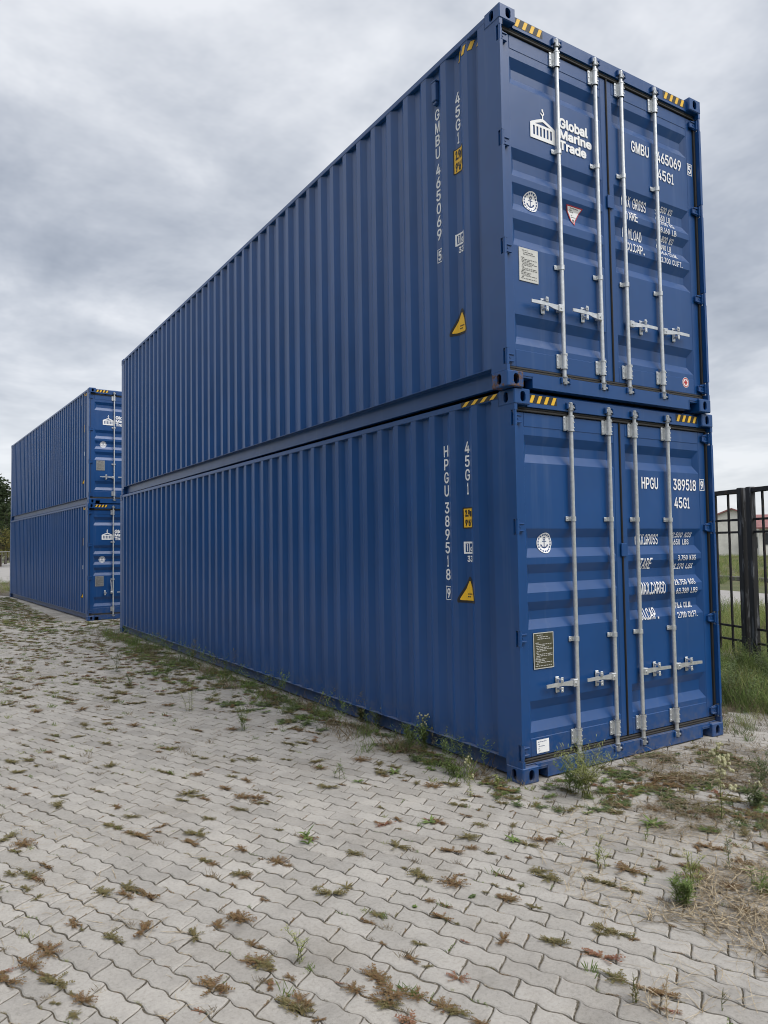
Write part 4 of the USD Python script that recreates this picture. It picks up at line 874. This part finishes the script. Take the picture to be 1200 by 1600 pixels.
straw_bed('dry_straw', BED, 330, 8, 'long pale straws lying over the brown bed at the right edge', m_straw, .035, .19, 1.5)
straw_bed('dry_straw', GP((985, 1265), (1060, 1240), (1135, 1262), (1130, 1300), (1050, 1312), (1000, 1300)), 800, 2, 'heap of weathered straw behind the bright green rosette', m_dkstraw, .035, .11)
straw_bed('dry_straw', GP((800, 1290), (960, 1255), (1200, 1300), (1230, 1600), (980, 1600), (900, 1420)), 520, 3, 'loose straws strewn over the paving at the lower right', m_straw, .010, .20)
straw_bed('dry_straw', GP((570, 1165), (640, 1160), (670, 1190), (620, 1200), (560, 1190)), 480, 4, 'matted brown straw under the weeds at the container side', m_dkstraw, .03, .12)
straw_bed('dry_straw', GP((0, 1290), (330, 1290), (330, 1600), (0, 1600)), 170, 5, 'few pale dry stalks on the paving at the lower left', m_straw, .006, .10)
straw_bed('dry_straw', GP((975, 1185), (1130, 1165), (1260, 1180), (1260, 1250), (1150, 1240), (1000, 1225)), 1700, 6, 'flattened dry grass before the right end of the doors', m_dkstraw, .05, .17, 1.3)
# dirt where the paving ends
top('dirt', poly_sheet([(2.35, -.9), (3.4, -3.2), (9, -8), (9, 3.5), (5.8, 4.2), (2.75, 3.2), (2.6, .7)], -.006), m_dirt, 'brown dirt verge between the doors and the fence', kind='structure')
rg = random.Random(5)
TUFTS = [('grass_tuft', tuft(rg, .30, 46, .55, .006, .5, .05), m_green), ('grass_tuft_dark', tuft(rg, .26, 46, .6, .006, .5, .06), m_dkgreen), ('grass_tuft_yellow', tuft(rg, .34, 34, .45, .005, .4, .05), m_lime), ('grass_tuft_dry', tuft(rg, .24, 36, .7, .004, .6, .06), m_dkstraw),
         ('weed_sprig', (lambda a: a[1].mesh())(grow(rg, .34, 60, .055, .009, .15, 8, .5)), m_dkgreen), ('weed_sprig_pale', (lambda a: a[1].mesh())(grow(rg, .30, 60, .05, .007, .15, 8, .5)), m_green)]
def grass(path, poly, n, seed, wts, smin, smax, label):
    P = scatter(poly, n, seed); r = np.random.default_rng(seed); w = np.array(wts)/sum(wts)
    instancer(path, TUFTS, np.column_stack([P, np.full(n, -.02)]), r.choice(6, n, p=w), yaw=r.uniform(0, 6.28, n), scale=r.uniform(smin, smax, n), label=label, category='grass')
side_off = lambda s, d: FA+FD*s+FN*d
nside = 1 if (CAM[:2]-FA)@FN > 0 else -1
strip = lambda s0, s1, d0, d1: Polygon([side_off(s0, nside*d0), side_off(s1, nside*d0), side_off(s1, nside*d1), side_off(s0, nside*d1)])
grass('/World/verge_grass', strip(-2.5, 6, .05, 1.9), 1800, 11, [3, 2.5, 2, 2, 4, 5], .55, 1.45, 'wild green growth along the near side of the fence')
grass('/World/verge_grass_low', Polygon([(2.6, .9), (2.46, -.12), (2.2, -.6), (2.9, -1.9), (5.2, -3.4), (6.0, .2), (5.0, 3.5), (2.7, 3.0)]), 1900, 12, [1.5, 1.5, 1, 6, 1.5, 2], .25, .66, 'low dry and green grass between paving and fence')
grass('/World/field_grass', strip(-6, 14, -6.3, -.1), 2600, 13, [3, 1, 4, 2, 1.5, 3], .8, 1.7, 'tall green grass beyond the fence')
grass('/World/bank_grass', Polygon([(19.5, 3), (24, -4), (60, 10), (74, 48), (34, 42)]), 4200, 14, [2, 1.5, 4, 3, 1, 1.5], 1.0, 1.7, 'rough grass bank before the far houses')
def cover(name, poly, n, seed, label, wts, smin, smax):
    P = scatter(poly, n, seed); P = np.array([p for p in P if not in_box(p)]); r = np.random.default_rng(seed); w = np.array(wts)/sum(wts); n = len(P)
    pro = [('creeper', CLUMPS[2][0], m_green), ('creeper_dark', CLUMPS[2][1], m_dkgreen), ('creeper_olive', CLUMPS[2][2], m_olive), ('creeper_rust', CLUMPS[0][0], m_rust), ('short_tuft', CLUMPS[4][0], m_dkgreen), ('dry_tuft', CLUMPS[3][0], m_dkstraw), ('creeper_lime', CLUMPS[5][1], m_lime)]
    instancer(f'/World/{name}', pro, np.column_stack([P, r.uniform(0, .006, n)]), r.choice(7, n, p=w), yaw=r.uniform(0, 6.28, n), scale=r.uniform(smin, smax, n), label=label, category='ground cover')
cover('ground_cover', Polygon([(.02, -.1), (-.22, -.05), (-.35, .9), (-.5, 2.0), (-.85, 4), (-.9, 7), (-.6, 10), (-.35, 12), (.04, 12.1), (.04, 6)]), 560, 21, 'creeping green growth along the foot of the near container', [3, 4, 2, 1, 2, 1.5, 1], .8, 2.0)
cover('ground_cover_right', GP((930, 1200), (1000, 1178), (1130, 1175), (1260, 1230), (1260, 1330), (1130, 1330), (1010, 1240)), 420, 22, 'sparse creeping growth on the paving before the right door', [1, 2, 2, 2, 1, 2.5, .6], .6, 1.4)
cover('ground_cover_rust', GP((985, 1228), (1060, 1205), (1090, 1222), (1040, 1238), (990, 1240)), 60, 23, 'rust coloured creeper patch before the right door', [0, 0, 1, 6, 0, 0, .4], .7, 1.2)
cover('ground_cover_far', Polygon([(-.75, 12.2), (-1.6, 13.2), (-1.9, 16), (-1.7, 20), (-1.5, 27), (-.65, 27), (-.15, 15.1), (.2, 13.4)]), 420, 24, 'patchy growth on the paving before the far containers', [2, 3, 3, .5, 3, 2, 1.5], 1.0, 2.6)
cover('corner_growth', GP((770, 1240), (820, 1228), (905, 1215), (960, 1205), (1000, 1240), (960, 1275), (860, 1268), (780, 1256)), 200, 25, 'dry and green growth at the foot of the front corner', [2, 1.5, 2, 1.5, 1, 4, 1], .5, 1.2)

# ------------------------------------------------------------------ trees
def tree(name, label, pos, h, mt, seed, group=None, conifer=False, leaves=2600, spread=.34):
    r = np.random.default_rng(seed); t = thing(name, label, 'tree', (*pos, -.05), 0, group)
    limbs = [tube([(0, 0, 0), (.02*h*r.normal(), .02*h*r.normal(), h*.45), (.03*h*r.normal(), .03*h*r.normal(), h*.93)], np.array([.024, .016, .004])*h, 7)]; C = []
    for k in range(26 if conifer else 22):
        z = h*(r.uniform(.12, .96) if conifer else r.uniform(.28, .92)); a = r.uniform(0, 6.28); rr = h*spread*((1.05-z/h) if conifer else math.sin(math.pi*min(.98, (z/h-.12)/.9))**.6)*r.uniform(.45, 1.0)
        e = np.array([math.cos(a)*rr, math.sin(a)*rr, z+(0 if conifer else .06*h*r.random())]); limbs.append(tube([(0, 0, z*.86), e*[.5, .5, 1]-[0, 0, .05*h], e], np.array([.008, .005, .002])*h, 4)); C.append((e, h*r.uniform(.055, .105)))
    put(t, 'trunk', cat(limbs), m_bark)
    g = []; F = []; n = 0
    for k in range(leaves):
        c, s = C[r.integers(len(C))]; p = c+r.normal(0, 1, 3)*s*[1, 1, .62]; d1 = r.normal(0, 1, 3); d1 /= np.linalg.norm(d1); d2 = np.cross(d1, r.normal(0, 1, 3)); d2 /= np.linalg.norm(d2); q = h*.018*r.uniform(.6, 1.5)
        g += [p-d1*q, p+d2*q*.6, p+d1*q, p-d2*q*.6]; F.append((n, n+1, n+2, n+3)); n += 4
    put(t, 'crown', tm(g, F), mt)
TP = lambda px, d: place(px, d)
tree('pine_tree', 'dark pine rising highest at the left edge of the photo', TP(-6, 88), 10.9, m_pine, 1, conifer=True, leaves=3400)
tree('leafy_tree', 'yellowing tree low at the left edge under the dark pine', TP(2, 84), 4.6, m_autumn, 2)
tree('leafy_tree', 'green tree just left of the far containers, behind the yellowing tree', TP(9, 100), 7.6, m_decid, 3)
tree('leafy_tree', 'dark rounded tree in the gap beside the far containers', TP(17, 118), 8.2, m_pine, 4)
gt = thing('mesh_gate', 'small pale wire mesh gate by the road at the left edge', 'gate', (*TP(9, 74), 0), 8)
for x in (-.6, .6): put(gt, 'post', bx(x-.04, x+.04, -.04, .04, 0, 1.75, .01), m_frame)
for z in (.12, 1.68): put(gt, 'rail', bx(-.56, .56, -.02, .02, z-.03, z+.03), m_frame)
for k in range(9): put(gt, 'wire', bx(-.5+k*.125-.006, -.5+k*.125+.006, -.006, .006, .15, 1.65), m_frame)
wr = np.random.default_rng(31); WP = []
for k in range(150):
    t = wr.random()
    if k < 70: p = np.array([-27-wr.uniform(0, 14), -28+t*90])
    else: p = np.array([-45+t*95, -38-wr.uniform(0, 14)])
    WP.append(p)
for k in range(60): WP.append(TP(wr.uniform(-260, 60), 0) if False else place(wr.uniform(-700, 120), wr.uniform(135, 170)))
def crown_proto(seed, mt):
    r = np.random.default_rng(seed); g, F, n = [], [], 0; C = [(np.array([r.normal(0, .16), r.normal(0, .16), r.uniform(.25, .9)]), r.uniform(.07, .13)) for _ in range(20)]
    for k in range(900):
        c, s = C[r.integers(20)]; p = c+r.normal(0, 1, 3)*s; d1 = r.normal(0, 1, 3); d1 /= np.linalg.norm(d1); d2 = np.cross(d1, r.normal(0, 1, 3)); d2 /= np.linalg.norm(d2); q = .045*r.uniform(.6, 1.4); p[2] = max(p[2], .03)
        g += [p-d1*q, p+d2*q*.7, p+d1*q, p-d2*q*.7]; F.append((n, n+1, n+2, n+3)); n += 4
    return tm(g, F)
instancer('/World/far_woods', [('wood_dark', crown_proto(1, m_pine), m_pine), ('wood_green', crown_proto(2, m_decid), m_decid)], np.column_stack([np.array(WP), np.full(len(WP), -.2)]), wr.choice(2, len(WP), p=[.6, .4]), yaw=wr.uniform(0, 6.28, len(WP)), scale=wr.uniform(8.5, 13, len(WP)), label='belt of dark trees around the yard', category='woods')
grass('/World/roadside_grass', Polygon([(-3, 29), (1.5, 28.6), (6, 42), (-4, 43)]), 700, 15, [1, .5, 2, 4, .5, 1], .7, 1.4, 'dry yellowish grass between the paving and the far road')

# crumbs, seedlings and dry bits caught along the joints
def litter(seed, ln, n, flat):
    r = random.Random(seed); g = Leaves()
    for k in range(n):
        x = r.uniform(-.028, .028); a = r.choice([0, math.pi])+r.gauss(0, .8); g.add(leaf_strip((x, r.gauss(0, .0035), .0005), (math.cos(a), math.sin(a), r.uniform(.02, flat)), (r.uniform(-.4, .4), r.uniform(-.4, .4), 1), ln*r.uniform(.5, 1.3), ln*.30, 2))
    return g.mesh()
LP = [('dark_crumbs', litter(1, .010, 22, .25), m_dirt), ('brown_crumbs', litter(2, .011, 20, .4), m_rust), ('olive_sprouts', litter(3, .010, 22, .9), m_olive), ('pale_crumbs', litter(4, .009, 14, .2), m_straw), ('green_sprouts', litter(5, .012, 16, 1.4), m_green)]
rl = np.random.default_rng(77); pts, yw = [], []
nb = (pj[:, 2] < 9.5) & vis
for q in P2[nb]:
    for half in (-.25, .25):
        if meshkit.noise(np.array([[q[0]*1.6, q[1]*1.6, 9.0]]), 4)[0]+rl.uniform(-.35, .35) < .36: continue
        s_ = half*PL+rl.uniform(-.03, .03); wv = .0078*math.sin(4*math.pi*(s_+PL/2)/PL); sl = .0078*4*math.pi/PL*math.cos(4*math.pi*(s_+PL/2)/PL)
        pts.append(q+E1*s_+E2*(-PW/2+wv)); yw.append(PA+math.atan2(-sl, 1))
    if rl.random() < .6: t_ = rl.uniform(-.3, .3)*PW; pts.append(q+E1*(PL/2+SKEW*t_)+E2*t_); yw.append(PA-math.pi/2+math.atan(SKEW))
pts = np.array(pts); instancer('/World/joint_litter', LP, np.column_stack([pts, rl.uniform(-.004, -.001, len(pts))]), rl.choice(5, len(pts), p=[.42, .2, .18, .12, .08]), yaw=np.array(yw)+rl.normal(0, .1, len(pts)), scale=rl.uniform(.5, 1.15, len(pts)), label='crumbs and tiny sprouts caught in the joints of the paving', category='litter')

base = np.random.default_rng(55); n = 250
yb = 12.1*base.random(n)**1.15+.25; xb = -.06-np.abs(base.normal(0, .16, n))-.02*yb
SPR = [('sprig', (lambda a: a[1].mesh())(grow(random.Random(61), .26, 70, .045, .007, .2, 7, .55)), m_green), ('sprig_dark', (lambda a: a[1].mesh())(grow(random.Random(62), .22, 80, .042, .008, .25, 8, .6)), m_dkgreen),
       ('sprig_olive', (lambda a: a[1].mesh())(grow(random.Random(63), .30, 50, .04, .006, .15, 6, .5)), m_olive), ('tuft_dry', tuft(random.Random(64), .16, 34, .9, .004, .5, .04), m_dkstraw), ('tuft_green', tuft(random.Random(65), .15, 34, .8, .0045, .4, .04), m_green)]
instancer('/World/wall_weeds', SPR, np.column_stack([xb, yb, np.zeros(n)]), base.choice(5, n, p=[.24, .26, .14, .2, .16]), yaw=base.uniform(0, 6.28, n), scale=base.uniform(.45, 1.5, n), label='ragged strip of small upright weeds along the foot of the near container', category='weeds')
